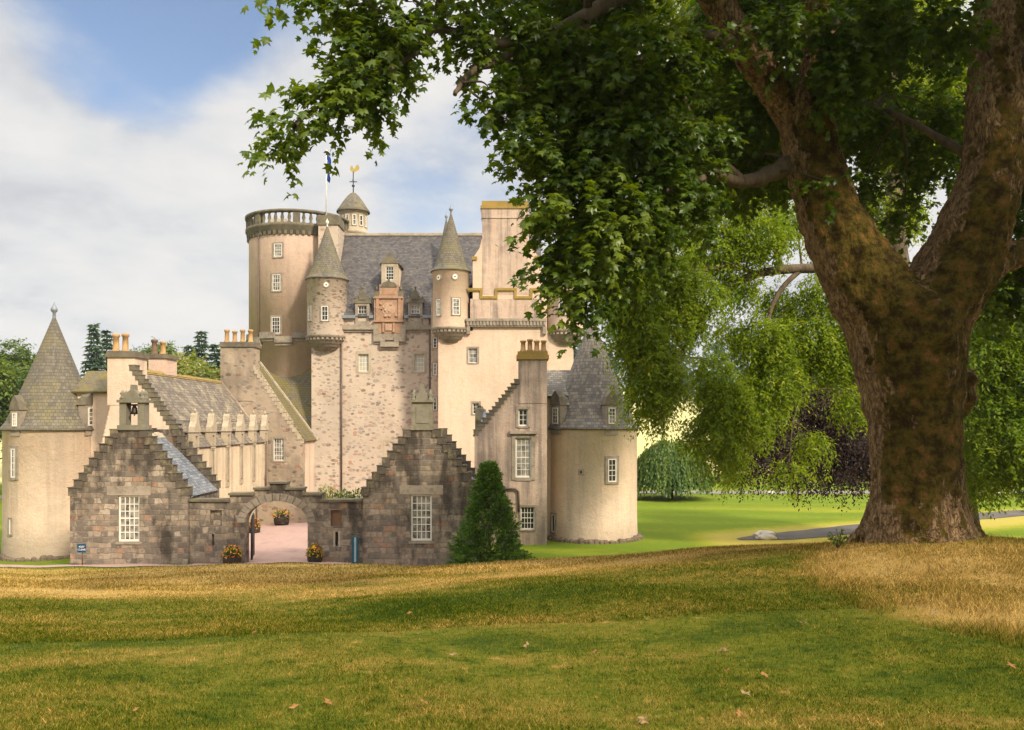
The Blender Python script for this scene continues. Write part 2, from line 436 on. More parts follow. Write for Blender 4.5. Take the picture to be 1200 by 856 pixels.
M['bark'], g = newmat('mossy sycamore bark')
_p = g.pos()
_n = g.sep(g.n('ShaderNodeNewGeometry', out=1))
_wv = g.n('ShaderNodeVectorMath', {0: _p, 1: g.n('ShaderNodeVectorMath', {0: g.n('ShaderNodeTexNoise', {'Vector': _p, 'Scale': 3.0, 'Detail': 4}, out=1), 1: (.22, .22, .3)}, operation='MULTIPLY')}, operation='ADD')
_v = g.noise(g.scale(_wv, (13, 13, 2.6)), 1.0, 5, 0.65)
_nz = g.noise(_p, 7, 6, 0.7)
_nb = g.noise(g.scale(_p, (1, 1, 0.6)), 1.5, 7, 0.7)
_bk = g.ramp(g.math('ADD', g.math('MULTIPLY', _v, .6), g.math('MULTIPLY', _nz, .4)), [(.34, (.06, .036, .018)), (.45, (.20, .125, .062)), (.56, (.36, .235, .12)), (.68, (.50, .36, .21))])
_vc = g.n('ShaderNodeTexVoronoi', {'Vector': g.scale(_wv, (15, 15, 4.2)), 'Scale': 1.0}, feature='DISTANCE_TO_EDGE', out=0)
_bk = g.mix(g.mapr(g.math('ADD', _vc, g.math('MULTIPLY', g.math('SUBTRACT', _nz, .5), .15)), 0.0, 0.07, .6, 0), _bk, (.035, .02, .01))
_ms = g.ramp(g.noise(_p, 4, 6, .75), [(.3, (.018, .011, .004)), (.44, (.045, .027, .007)), (.53, (.085, .07, .010)), (.62, (.16, .075, .024)), (.76, (.28, .17, .075))])
_face = g.math('MULTIPLY', _n[1], -1.0)
_mm = g.math('ADD', g.math('MULTIPLY', _face, 0.75), g.math('MULTIPLY', g.math('SUBTRACT', _nb, 0.5), 2.3))
_mm = g.math('ADD', _mm, g.math('MULTIPLY', g.math('SUBTRACT', _nz, 0.5), 0.3))
_z = g.sep(_p)[2]
_mm = g.math('ADD', _mm, g.mapr(_z, 10.5, 12.5, 0.0, -0.35))
_mm = g.math('ADD', _mm, g.mapr(_z, 6.2, 4.2, 0.0, -0.22))
_mk = g.mapr(_mm, 0.33, 0.45)
_c = g.mix(_mk, _bk, _ms)
_h = g.math('ADD', g.math('ADD', g.math('MULTIPLY', _v, 1.2), g.math('MULTIPLY', g.mapr(_vc, 0, .12, 0, .6), g.math('SUBTRACT', 1.0, _mk))), _nz)
g.out(_c, 0.95, g.bump(_h, 1.0, 0.09), 0.1)
M['bark_plain'], g = newmat('grey brown bark')
_p = g.pos()
_nz = g.noise(g.scale(_p, (5, 5, 1.3)), 1.0, 6, 0.7)
g.out(g.ramp(_nz, [(.3, (.05, .038, .025)), (.7, (.16, .12, .08))]), 0.95, g.bump(_nz, 0.8, 0.05))


# ------------------------------------------------------------------ object helpers
WO = {}


def meta(o, label=None, cat=None, group=None, kind=None):
    if label:
        o['label'] = label
    if cat:
        o['category'] = cat
    if group:
        o['group'] = group
    if kind:
        o['kind'] = kind
    return o


def thing(name, label, cat, loc, group=None):
    o = bpy.data.objects.new(name, None)
    o.empty_display_size = 0.3
    COL.objects.link(o)
    o.location = loc
    WO[o.name] = Vector(loc)
    return meta(o, label, cat, group)


def place(o, origin, parent):
    origin = Vector(origin)
    COL.objects.link(o)
    WO[o.name] = origin
    if parent is not None:
        o.parent = parent
        o.location = origin - WO[parent.name]
    else:
        o.location = origin
    return o


class MB:
    def __init__(s):
        s.v, s.f, s.m, s.sm, s.uv = [], [], [], [], []

    def face(s, pts, mat=0, smooth=False, uv=None):
        i = len(s.v)
        s.v += [Vector(p) for p in pts]
        s.f.append(tuple(range(i, i + len(pts))))
        s.m.append(mat)
        s.sm.append(smooth)
        s.uv.append(uv)

    def box(s, x0, x1, y0, y1, z0, z1, mat=0):
        p = [Vector((x, y, z)) for z in (z0, z1) for y in (y0, y1) for x in (x0, x1)]
        for q in ((0, 2, 3, 1), (4, 5, 7, 6), (0, 1, 5, 4), (2, 6, 7, 3), (0, 4, 6, 2), (1, 3, 7, 5)):
            s.face([p[k] for k in q], mat)

    def fbox(s, fr, u0, u1, v0, v1, n0, n1, mat=0):
        O, U, V, N = fr
        p = [O + U * u + V * v + N * n for n in (n0, n1) for v in (v0, v1) for u in (u0, u1)]
        for q in ((0, 2, 3, 1), (4, 5, 7, 6), (0, 1, 5, 4), (2, 6, 7, 3), (0, 4, 6, 2), (1, 3, 7, 5)):
            s.face([p[k] for k in q], mat)

    def wall(s, fr, outline, holes=(), t=0.45, mat=0):
        """A slab: outline and holes in (u, v) of the frame, front face at n=0, back at n=-t."""
        O, U, V, N = fr
        loops = [[Vector((a, b, 0)) for a, b in outline]] + [[Vector((a, b, 0)) for a, b in h] for h in holes]
        flat = [p for l in loops for p in l]
        P = lambda q, n: O + U * q.x + V * q.y + N * n
        for tri in tessellate_polygon(loops):
            q = [flat[k] for k in tri]
            ar = (q[1] - q[0]).cross(q[2] - q[0]).z
            if abs(ar) < 1e-9:
                continue
            flip = ar * (U.cross(V)).dot(N) < 0
            if flip:
                q = q[::-1]
            s.face([P(k, 0) for k in q], mat)
            s.face([P(k, -t) for k in q[::-1]], mat)
        for l in loops:
            for a, b in zip(l, l[1:] + l[:1]):
                s.face([P(a, 0), P(a, -t), P(b, -t), P(b, 0)], mat)

    def lathe(s, c, prof, seg=48, mat=0, smooth=True, a0=0.0, a1=2 * math.pi, ref=None, cap=False):
        cx, cy = c[0], c[1]
        ref = ref or max(r for r, z in prof)
        L = [0.0]
        for (r0, z0), (r1, z1) in zip(prof, prof[1:]):
            L.append(L[-1] + math.hypot(r1 - r0, z1 - z0))
        for i in range(seg):
            t0 = a0 + (a1 - a0) * i / seg
            t1 = a0 + (a1 - a0) * (i + 1) / seg
            for k in range(len(prof) - 1):
                (r0, z0), (r1, z1) = prof[k], prof[k + 1]
                pts, uv = [], []
                for r, z, t, l in ((r0, z0, t0, L[k]), (r0, z0, t1, L[k]), (r1, z1, t1, L[k + 1]), (r1, z1, t0, L[k + 1])):
                    q = Vector((cx + r * math.cos(t), cy + r * math.sin(t), z))
                    if pts and (q - pts[-1]).length < 1e-5:
                        continue
                    pts.append(q)
                    uv.append((t * ref, l))
                if len(pts) > 2 and (pts[0] - pts[-1]).length < 1e-5:
                    pts.pop(); uv.pop()
                if len(pts) > 2:
                    s.face(pts, mat, smooth, uv)

    def tube(s, pts, rad, seg=8, mat=0, smooth=True):
        pts = [Vector(p) for p in pts]
        n = len(pts)
        rings = []
        prev = None
        for i, p in enumerate(pts):
            d = (pts[min(i + 1, n - 1)] - pts[max(i - 1, 0)]).normalized()
            if prev is None:
                a = d.cross(Vector((0, 0, 1)))
                if a.length < 0.1:
                    a = d.cross(Vector((1, 0, 0)))
            else:
                a = prev - d * prev.dot(d)
            a.normalize()
            prev = a
            b = d.cross(a)
            r = rad[i] if isinstance(rad, (list, tuple)) else rad
            rings.append([p + (a * math.cos(2 * math.pi * k / seg) + b * math.sin(2 * math.pi * k / seg)) * r for k in range(seg)])
        for i in range(n - 1):
            for k in range(seg):
                k2 = (k + 1) % seg
                s.face([rings[i][k], rings[i][k2], rings[i + 1][k2], rings[i + 1][k]], mat, smooth)
        s.face(rings[0][::-1], mat)
        s.face(rings[-1], mat)

    def build(s, name, mats, parent=None, merge=True, bevel=0.0):
        if not isinstance(mats, (list, tuple)):
            mats = [mats]
        lo = Vector((min(p.x for p in s.v), min(p.y for p in s.v), min(p.z for p in s.v)))
        hi = Vector((max(p.x for p in s.v), max(p.y for p in s.v), max(p.z for p in s.v)))
        o0 = Vector(((lo.x + hi.x) / 2, (lo.y + hi.y) / 2, lo.z))
        me = bpy.data.meshes.new(name)
        me.from_pydata([p - o0 for p in s.v], [], s.f)
        for m in mats:
            me.materials.append(m)
        me.polygons.foreach_set('material_index', s.m)
        me.polygons.foreach_set('use_smooth', s.sm)
        uvl = me.uv_layers.new(name='UVMap')
        k = 0
        data = np.zeros(len(me.loops) * 2, dtype=np.float32)
        for fi, f in enumerate(s.f):
            if s.uv[fi] is not None:
                for a, b in s.uv[fi]:
                    data[2 * k] = a; data[2 * k + 1] = b
                    k += 1
                continue
            p0, p1 = s.v[f[0]], s.v[f[1]]
            nn = Vector((0, 0, 0))
            for j in range(1, len(f) - 1):
                nn += (s.v[f[j]] - p0).cross(s.v[f[j + 1]] - p0)
            if nn.length > 0:
                nn.normalize()
            U = Vector((0, 0, 1)).cross(nn)
            if U.length < 0.05:
                U = Vector((1, 0, 0))
            U.normalize()
            V = nn.cross(U)
            for vi in f:
                data[2 * k] = s.v[vi].dot(U)
                data[2 * k + 1] = s.v[vi].dot(V)
                k += 1
        uvl.data.foreach_set('uv', data)
        if merge:
            bm = bmesh.new()
            bm.from_mesh(me)
            bmesh.ops.remove_doubles(bm, verts=bm.verts, dist=1e-4)
            bm.to_mesh(me)
            bm.free()
        me.update()
        o = bpy.data.objects.new(name, me)
        place(o, o0, parent)
        if bevel:
            md = o.modifiers.new('bevel', 'BEVEL')
            md.width = bevel
            md.segments = 2
            md.limit_method = 'ANGLE'
        return o


X, Y, Z = Vector((1, 0, 0)), Vector((0, 1, 0)), Vector((0, 0, 1))


def front(d):
    return (Vector((0, d, 0)), X, Z, -Y)            # u = world x, v = world z, faces the camera


def side(x, sgn):
    return (Vector((x, 0, 0)), Y * sgn, Z, X * sgn)   # u = +-world y


def radial(c, r, ang):
    d = Vector((math.cos(ang), math.sin(ang), 0))
    return (Vector((c[0], c[1], 0)) + d * r, Vector((-d.y, d.x, 0)), Z, d)


def PX(px, d):
    return (px - 600.0) * d / 1000.0


def PZ(py, d):
    return EYE + (495.0 - py) * d / 1000.0


def rect(x0, z0, x1, z1):
    return [(x0, z0), (x1, z0), (x1, z1), (x0, z1)]


def window(parent, fr, u, v, wd, h, nx, ny, recess=None, sur=0.16, proud=0.05, depth=1, pane='glass', smat='trim', bar=0.024, fw=0.052, split=False, label=None, hood=False):
    """A sash window centred at (u, v): white frame and bars, pane, stone surround."""
    n0 = -recess if recess else 0.0
    if pane == 'glass' and random.random() < .5:
        pane = 'glass_pale'
    a, s2, p = MB(), MB(), MB()
    u0, u1, v0, v1 = u - wd / 2, u + wd / 2, v - h / 2, v + h / 2
    q = a if depth == 2 else s2
    pp = a if depth == 2 else p
    k1, k2 = (1, 2) if depth == 2 else (0, 0)
    pp.fbox(fr, u0 + .01, u1 - .01, v0 + .01, v1 - .01, n0 - 0.03, n0 + 0.012, k1)
    for x0, x1, y0, y1 in ((u0, u0 + fw, v0, v1), (u1 - fw, u1, v0, v1), (u0 + fw, u1 - fw, v0, v0 + fw * 1.2), (u0 + fw, u1 - fw, v1 - fw, v1)):
        a.fbox(fr, x0, x1, y0, y1, n0 - 0.04, n0 + 0.05)
    iw, ih = wd - 2 * fw, h - 2.2 * fw
    for i in range(1, nx):
        c = u0 + fw + iw * i / nx
        a.fbox(fr, c - bar / 2, c + bar / 2, v0 + fw * 1.2, v1 - fw, n0, n0 + 0.035)
    for j in range(1, ny):
        c = v0 + fw * 1.2 + ih * j / ny
        b2 = bar * (1.6 if (ny % 2 == 0 and j == ny // 2) else 1.0)
        a.fbox(fr, u0 + fw, u1 - fw, c - b2 / 2, c + b2 / 2, n0, n0 + 0.033)
    if sur > 0:
        nb = -0.06
        for x0, x1, y0, y1 in ((u0 - sur, u0, v0 - sur * .6, v1 + sur), (u1, u1 + sur, v0 - sur * .6, v1 + sur), (u0, u1, v1, v1 + sur), (u0, u1, v0 - sur * .8, v0)):
            q.fbox(fr, x0, x1, y0, y1, nb, proud, k2)
        if hood:
            q.fbox(fr, u0 - sur - .1, u1 + sur + .1, v1 + sur, v1 + sur + .16, -.06, proud + .14, k2)
    if depth == 2:
        return a.build('window', [M['white'], M[pane], M[smat]], parent)
    o = a.build('window', M['white'], parent)
    p.build('pane', M[pane], o)
    if sur > 0:
        s2.build('surround', M[smat], o)
    if label:
        o['label'] = label
    return o


def stepped(u0, v0, u1, v1, n):
    pts = []
    for i in range(n):
        a = u0 + (u1 - u0) * i / n
        b = v0 + (v1 - v0) * (i + 1) / n
        pts.append((a, v0 + (v1 - v0) * i / n))
        pts.append((a, b))
    pts.append((u1, v1))
    return pts


def crowcaps(mb, fr, u0, v0, u1, v1, n, t, cap=0.09, over=0.05):
    for i in range(n):
        a = u0 + (u1 - u0) * i / n
        c = u0 + (u1 - u0) * (i + 1) / n
        b = v0 + (v1 - v0) * (i + 1) / n
        s = 1 if u1 > u0 else -1
        j = random.uniform(-.02, .02)
        lo, hi = sorted((a - s * (over + random.uniform(0, .03)), c + s * .06))
        sh = abs(v1 - v0) / n
        mb.fbox(fr, lo, hi, b - sh * random.uniform(.95, 1.1), b + cap * .35 + j, -t - over * .5, over * .5 + random.uniform(0, .03))
        mb.fbox(fr, lo - .03, hi + .03, b + cap * .35 + j, b + cap + j, -t - over, over + random.uniform(0, .03))


def roof_slab(mb, e0, e1, r1, r0, t=0.14, mat=0):
    e0, e1, r0, r1 = map(Vector, (e0, e1, r0, r1))
    n = (e1 - e0).cross(r0 - e0).normalized()
    if n.z < 0:
        n = -n
    top = [p + n * 0.001 for p in (e0, e1, r1, r0)]
    bot = [p - n * t for p in (e0, e1, r1, r0)]
    if (top[1] - top[0]).cross(top[3] - top[0]).dot(n) < 0:
        top, bot = top[::-1], bot[::-1]
    mb.face(top, mat)
    mb.face(bot[::-1], mat)
    for i in range(4):
        k = (i + 1) % 4
        mb.face([top[i], bot[i], bot[k], top[k]], mat)


def chimney(parent, x0, x1, y0, y1, z0, z1, mat, pots, capmat='lichen', potmat='pot', name='chimney', caph=0.3, poth=(0.7, 1.0), potr=0.17):
    a = MB()
    a.box(x0, x1, y0, y1, z0, z1 - caph)
    a.box(x0 - .10, x1 + .10, y0 - .10, y1 + .10, z1 - caph, z1 - caph * .45, 1)
    a.box(x0 - .04, x1 + .04, y0 - .04, y1 + .04, z1 - caph * .45, z1, 1)
    o = a.build(name, [M[mat], M[capmat]], parent)
    for i, (px, py) in enumerate(pots):
        h = random.uniform(*poth)
        b = MB()
        b.lathe((px, py), [(potr * 1.25, z1 - .02), (potr * 1.25, z1 + .10), (potr * .95, z1 + .14), (potr * .85, z1 + h * .8), (potr * 1.15, z1 + h * .84), (potr * 1.15, z1 + h * .97), (potr * .8, z1 + h), (potr * .7, z1 + h - .2), (0, z1 + h - .2)], 12)
        b.build('chimney_pot', M[potmat if isinstance(potmat, str) else potmat[i]], o)
    return o


def gabled(t, x0, x1, y0, y1, z0, ze, zr, wm, rm, cm, nf, nr, holes=(), th=0.45, topw=0.5, xr=None, sidemat=None, cap=0.09, ridge='lichen', eave=0.12, roofdrop=0.12, sideholes=(), flat_right=None, rearmat=None, skip_left=False):
    xr = (x0 + x1) / 2 if xr is None else xr
    fr = front(y0)
    L = stepped(x0, ze, xr - topw, zr, nf)
    if flat_right is None:
        Rr = stepped(x1, ze, xr + topw, zr, nf)
        xb = x1
    else:
        Rr = [(flat_right, zr)]
        xb = flat_right
    a = MB()
    a.wall(fr, [(x0, z0), (xb, z0)] + Rr + L[::-1], holes, th)
    a.build('gable_wall', M[wm], t)
    fbk = (Vector((0, y1 - th, 0)), X, Z, -Y)
    if nr:
        L = stepped(x0, ze, xr - topw, zr, nr)
        Rr = stepped(x1, ze, xr + topw, zr, nr)
    else:
        L, Rr = [(x0, ze), (xr, zr - .05)], [(x1, ze)]
    b = MB()
    b.wall(fbk, [(x0, z0), (x1, z0)] + Rr + L[::-1], (), th)
    b.build('gable_wall', M[rearmat or wm], t)
    sm = M[sidemat or wm]
    for x, sgn, xa in ((x0, -1, x0), (x1, 1, x1)):
        b = MB()
        fs = side(x, sgn)
        ua, ub = sorted((sgn * (y0 + th + .001), sgn * (y1 - th - .001)))
        hs = sideholes if sgn == 1 else ()
        b.wall(fs, rect(ua, z0, ub, ze), hs, th)
        b.build('side_wall', sm, t)
    for f_, n_, s_ in ((fr, nf, -1), (fr, nf, 1), (fbk, nr, -1), (fbk, nr, 1)):
        if not n_ or (f_ is fr and s_ == 1 and flat_right is not None) or (f_ is fr and s_ == -1 and skip_left):
            continue
        c = MB()
        crowcaps(c, f_, x0 if s_ < 0 else x1, ze, xr + s_ * topw, zr, n_, th, cap)
        c.build('crow_steps', M[cm], t)
    r = MB()
    zz = zr - roofdrop
    ya, yb = y0 + th - .02, y1 - th + .02
    for xs_, sg in ((x0, -1), (x1, 1)):
        sl = (zz - ze) / abs(xr - xs_)
        roof_slab(r, (xs_ + sg * eave, ya, ze - sl * eave * .5), (xs_ + sg * eave, yb, ze - sl * eave * .5), (xr, yb, zz), (xr, ya, zz))
    ro = r.build('roof', M[rm], t)
    k = MB()
    yy = ya + .05
    while yy < yb - .1:
        e = min(yy + random.uniform(.4, .6), yb - .05)
        zt = zz + .10 + random.uniform(-.02, .03)
        k.face([(xr - .16, yy, zz - .14), (xr - .16, e, zz - .14), (xr, e, zt), (xr, yy, zt)])
        k.face([(xr + .16, e, zz - .14), (xr + .16, yy, zz - .14), (xr, yy, zt), (xr, e, zt)])
        k.face([(xr - .16, yy, zz - .14), (xr, yy, zt), (xr + .16, yy, zz - .14)])
        k.face([(xr - .16, e, zz - .14), (xr + .16, e, zz - .14), (xr, e, zt)])
        yy = e + .002
    k.build('ridge_tiles', M[ridge], ro)
    return ro


def finial(mb, c, z, s=1.0, mat=0):
    mb.lathe(c, [(.10 * s, z - .1), (.08 * s, z + .2 * s), (.17 * s, z + .3 * s), (.2 * s, z + .42 * s), (.12 * s, z + .56 * s), (.04 * s, z + .72 * s), (0, z + .9 * s)], 12, mat)


def cone_roof(parent, c, r, z0, z1, mat, flare=0.12, fin=0.8, finmat='lead', seg=48, eave='lichen'):
    a = MB()
    prof = [(r + flare - .1, z0 - .10), (r + flare, z0 - .06), (r + flare, z0), (r * .93, z0 + .07 * (z1 - z0)), (r * .5, z0 + .495 * (z1 - z0)), (.05, z1)]
    pr = []
    for (r0, q0), (r1, q1) in zip(prof[2:], prof[3:]):
        n = 6
        for i in range(n):
            pr.append((r0 + (r1 - r0) * i / n, q0 + (q1 - q0) * i / n))
    pr.append(prof[-1])
    a.lathe(c, prof[:3] + pr[1:], seg)
    o = a.build('roof', M[mat], parent)
    if fin:
        b = MB()
        finial(b, c, z1, fin)
        b.build('finial', M[finmat], o)
    return o


# ------------------------------------------------------------------ terrain
def sst(a, b, v):
    t = np.clip((v - a) / (b - a), 0, 1)
    return t * t * (3 - 2 * t)


def height(x, y):
    x = np.asarray(x, dtype=float)
    y = np.asarray(y, dtype=float)
    bank = 4.9 - 0.1156 * y
    bank = bank + 1.0 * sst(-8, 9, x) * sst(5, 16, y)
    bank = bank + 0.30 * np.exp(-((x - 7.7) ** 2 + (y - 16.0) ** 2) / (2 * 2.0 ** 2))
    bank = bank - .28 * sst(-6, -17, x) * sst(18, 30, y)
    bank = bank + 0.05 * np.sin(x * .7 + 1) * np.sin(y * .55) + .02 * np.sin(x * 2.1 + y * 1.3)
    yc = 33.0 - 11.0 * sst(-11, 3, x)
    f = 1 - sst(yc, yc + 11.5 + 2.5 * sst(-4, 4, x), y)
    flat = 0.03 - 0.95 * sst(-14, -26, x) * sst(36, 46, y)
    flat = flat - 0.30 * sst(46, 60, y) * (x < 0) * sst(0, -6, x)
    bank = np.maximum(bank, flat + .05)
    h = flat + (bank - flat) * f
    h = h + 16 * sst(112, 330, y) + 30 * sst(330, 1200, y)
    return h


def hz(x, y):
    return float(height(x, y))


def np_mesh(name, verts, faces, mats, parent=None, rnd=None, smooth=False, origin=None, matidx=None):
    verts = np.asarray(verts, dtype=np.float32)
    faces = np.asarray(faces, dtype=np.int32)
    o0 = np.array(origin if origin is not None else (0, 0, 0), dtype=np.float32)
    me = bpy.data.meshes.new(name)
    nv, nf, k = len(verts), len(faces), faces.shape[1]
    me.vertices.add(nv)
    me.vertices.foreach_set('co', (verts - o0).ravel())
    me.loops.add(nf * k)
    me.loops.foreach_set('vertex_index', faces.ravel())
    me.polygons.add(nf)
    me.polygons.foreach_set('loop_start', np.arange(nf, dtype=np.int32) * k)
    if not isinstance(mats, (list, tuple)):
        mats = [mats]
    for m in mats:
        me.materials.append(m)
    if matidx is not None:
        me.polygons.foreach_set('material_index', np.asarray(matidx, dtype=np.int32))
    me.polygons.foreach_set('use_smooth', np.full(nf, smooth))
    if rnd is not None:
        at = me.attributes.new('rnd', 'FLOAT', 'POINT')
        at.data.foreach_set('value', np.asarray(rnd, dtype=np.float32))
    me.update(calc_edges=True)
    o = bpy.data.objects.new(name, me)
    return place(o, tuple(float(q) for q in o0), parent)


def sheet(name, xs, ys, zfun, mat, inside=None, smooth=True):
    xs, ys = np.asarray(xs), np.asarray(ys)
    gx, gy = np.meshgrid(xs, ys)
    gz = zfun(gx, gy)
    v = np.stack([gx, gy, gz], -1).reshape(-1, 3)
    nx, ny = len(xs), len(ys)
    i = (np.arange(ny - 1)[:, None] * nx + np.arange(nx - 1)[None, :]).ravel()
    f = np.stack([i, i + 1, i + 1 + nx, i + nx], -1)
    if inside is not None:
        c = v[f].mean(1)
        f = f[inside(c[:, 0], c[:, 1])]
    return np_mesh(name, v, f, mat, None, None, smooth)


geo = lambda a, b, n: np.geomspace(a, b, n)
ys = np.concatenate([np.linspace(-60, 3, 14), np.arange(4, 50, .4), geo(50.5, 2600, 56)])
xs = np.concatenate([-geo(2200, 36, 34), np.arange(-35, 36, .5), geo(36.5, 2200, 34)])
gr = sheet('ground', xs, ys, height, M['lawn'])
meta(gr, kind='structure')

# forecourt and courtyard gravel, 2 cm above the ground sheet
gx = np.arange(-40, 0.01, .4)
gy = np.arange(32, 62.01, .4)
fc = sheet('gravel_path', np.arange(-40, -3, .3), np.arange(30, 45.6, .3), lambda a, b: height(a, b) + .025, M['gravel'],
           lambda a, b: (b > 35.2 - .10 * np.minimum(0, a + 12) * 0 + .25 * np.sin(a * .4)) & ((b < 37.9 + .6 * (a < -19.7) + .4 * np.sin(a)) | ((a > -14.2) & (a < -7))))
meta(fc, kind='structure')
cy = sheet('courtyard_gravel', np.arange(-17.4, -2, .4), np.arange(42.5, 72, .4), lambda a, b: height(a, b) + .03, M['gravel'],
           lambda a, b: (a < -4.5) | (b > 44))
meta(cy, kind='structure')


def ribbon(name, pts, width, lift, mat, n=60, taper=False):
    """A road laid on the ground along a smooth line through pts."""
    P = [Vector((a, b, 0)) for a, b in pts]
    cs = []
    for i in range(len(P) - 1):
        p0, p1, p2, p3 = P[max(i - 1, 0)], P[i], P[i + 1], P[min(i + 2, len(P) - 1)]
        for k in range(n):
            t = k / n
            cs.append(.5 * ((2 * p1) + (p2 - p0) * t + (2 * p0 - 5 * p1 + 4 * p2 - p3) * t * t + (-p0 + 3 * p1 - 3 * p2 + p3) * t ** 3))
    cs.append(P[-1])
    v, f = [], []
    m = 5
    for i, c in enumerate(cs):
        d = (cs[min(i + 1, len(cs) - 1)] - cs[max(i - 1, 0)]).normalized()
        nrm = Vector((-d.y, d.x, 0))
        ww = width * (1 + .04 * math.sin(i * .7)) * (min(1, .18 + i / 16) if taper else 1)
        for k in range(m):
            q = c + nrm * ww * (k / (m - 1) - .5)
            v.append((q.x, q.y, hz(q.x, q.y) + lift))
    for i in range(len(cs) - 1):
        for k in range(m - 1):
            a = i * m + k
            f.append((a, a + 1, a + m + 1, a + m))
    o = np_mesh(name, v, f, mat, None, None, True)
    return meta(o, kind='structure')


ribbon('tarmac_path', [(12.5, 47.0), (17, 49.2), (22, 52.5), (30, 57.5), (42, 63), (70, 72)], 2.6, .03, M['tarmac'], 20, True)
ribbon('far_road', [(-110, 96), (-30, 84), (10, 79), (30, 78.5), (55, 79), (90, 84), (170, 100)], 3.4, .04, M['road'], 20)

# ================================================================== THE CASTLE
D = 72.0
# ---- round tower with balustrade
RTC, RTR = (-19.75, 79.0), 4.42
t = thing('round_tower', 'tall round pink tower with a stone balustrade around its flat top', 'tower', (RTC[0], RTC[1], 0))
a = MB()
a.lathe(RTC, [(RTR - .12, -.5), (RTR - .12, 14.0), (RTR, 14.0), (RTR, 23.1)], 72)
a.build('wall', M['harl_pink'], t)
a = MB()
a.lathe(RTC, [(RTR - .1, 22.9), (RTR + .08, 23.0), (RTR + .08, 23.25), (RTR + .2, 23.35), (RTR + .2, 23.6), (RTR + .3, 23.7), (RTR + .3, 23.95), (RTR - .3, 23.95), (0, 23.9)], 72)
for i in range(56):
    an = 2 * math.pi * i / 56
    a.fbox(radial(RTC, RTR + .02, an), -.12, .12, 22.95, 23.3, 0, .14)
a.build('cornice', M['lichen'], t)
a = MB()
for i in range(46):
    an = 2 * math.pi * i / 46
    c = (RTC[0] + (RTR + .08) * math.cos(an), RTC[1] + (RTR + .08) * math.sin(an))
    if i % 6 == 0:
        a.fbox(radial(RTC, RTR - .1, an), -.3, .3, 23.94, 25.0, 0, .36)
    else:
        a.lathe(c, [(.15, 23.95), (.15, 24.05), (.09, 24.12), (.17, 24.4), (.09, 24.75), (.14, 24.82), (.14, 24.9)], 8)
a.lathe(RTC, [(RTR - .14, 24.88), (RTR + .32, 24.88), (RTR + .34, 25.1), (RTR - .14, 25.14), (RTR - .14, 24.88)], 72)
a.build('balustrade', M['lichen'], t)
a = MB()
for i in range(72):
    an = 2 * math.pi * i / 72
    dz = -.25 if (i // 4) % 2 else .15
    a.fbox(radial(RTC, RTR - .15, an), -.2, .2, 13.7 + dz, 14.25 + dz, 0, .38)
    a.fbox(radial(RTC, RTR - .15, an), -.2, .2, 13.45 + dz, 13.72 + dz, 0, .25)
a.build('corbel_course', M['trim'], t)


def on_round(c, r, px, d):
    """angle on a round wall of the point seen at pixel column px"""
    s = (px - 600.0) / 1000.0
    A = 1 + s * s
    B = -2 * (s * c[0] + c[1])
    C = c[0] ** 2 + c[1] ** 2 - r * r
    disc = max(B * B - 4 * A * C, 0)
    yy = (-B - math.sqrt(disc)) / (2 * A)
    return math.atan2(yy - c[1], s * yy - c[0]), yy


def rwin(parent, c, r, x0, x1, y0, y1, nx, ny, depth=1, **kw):
    an, yy = on_round(c, r, (x0 + x1) / 2, 0)
    rel = abs(math.sin(an))
    wd = (x1 - x0) * yy / 1000.0 / max(rel, .5)
    window(parent, radial(c, r * math.cos(min(wd / 2 / r, .5)) + .02, an), 0, PZ((y0 + y1) / 2, yy), wd, (y1 - y0) * yy / 1000.0, nx, ny, depth=depth, **kw)


for q in ((321.5, 330.5, 286, 301), (319.5, 329, 322, 341), (318.5, 328.5, 372, 391)):
    rwin(t, RTC, RTR, *q, 3, 4)
a = MB()
an, yy = on_round(RTC, RTR, 304, 0)
o_ = radial(RTC, RTR + .1, an)[0]
a.tube([(o_.x, o_.y, 23.2), (o_.x, o_.y, 9)], .06, 8)
a.build('downpipe', M['pipe'], t)
a = MB()
a.box(-22.6, -21.2, 80, 80.8, 24, 25.6)
a.build('roof_hatch', M['trim_pale'], t)

# ---- domed stair turret with weathercock
SC_, SR = (PX(414, 80), 80.0), 1.25
t = thing('stair_turret', 'small round domed stone lantern turret with a gilded weathercock', 'turret', (SC_[0], SC_[1], 20))
a = MB()
a.lathe(SC_, [(SR, 20), (SR, 24.0), (SR + .08, 24.05), (SR + .08, 24.3), (SR, 24.35), (SR, 26.0), (SR + .12, 26.05), (SR + .12, 26.2), (0, 26.2)], 40)
a.build('wall', M['trim_pale'], t)
for i in range(8):
    an = -math.pi / 2 + (i - 3.5) * .52
    window(t, radial(SC_, SR, an), 0, 25.2, .32, .95, 1, 2, sur=.08, proud=.05, smat='trim_pale', fw=.045)
    window(t, radial(SC_, SR, an), 0, 23.3, .32, .95, 1, 2, sur=.08, proud=.05, smat='trim_pale', fw=.045)
a = MB()
a.lathe(SC_, [(SR + .3, 26.12), (SR + .3, 26.25), (SR + .05, 26.6), (SR * .72, 27.2), (SR * .45, 27.65), (SR * .2, 27.95), (0, 28.05)], 40)
a.build('dome', M['slate_cone'], t)
a = MB()
a.tube([(*SC_, 27.9), (*SC_, 30.0)], .05, 8)
a.box(SC_[0] - .35, SC_[0] + .35, SC_[1] - .03, SC_[1] + .03, 29.0, 29.07)
a.box(SC_[0] - .03, SC_[0] + .03, SC_[1] - .35, SC_[1] + .35, 29.08, 29.15)
a.lathe(SC_, [(0, 28.5), (.14, 28.6), (.14, 28.72), (0, 28.8)], 10)
vn = a.build('vane_rod', M['iron'], t)
a = MB()
cx_, cz_ = SC_[0], 30.15
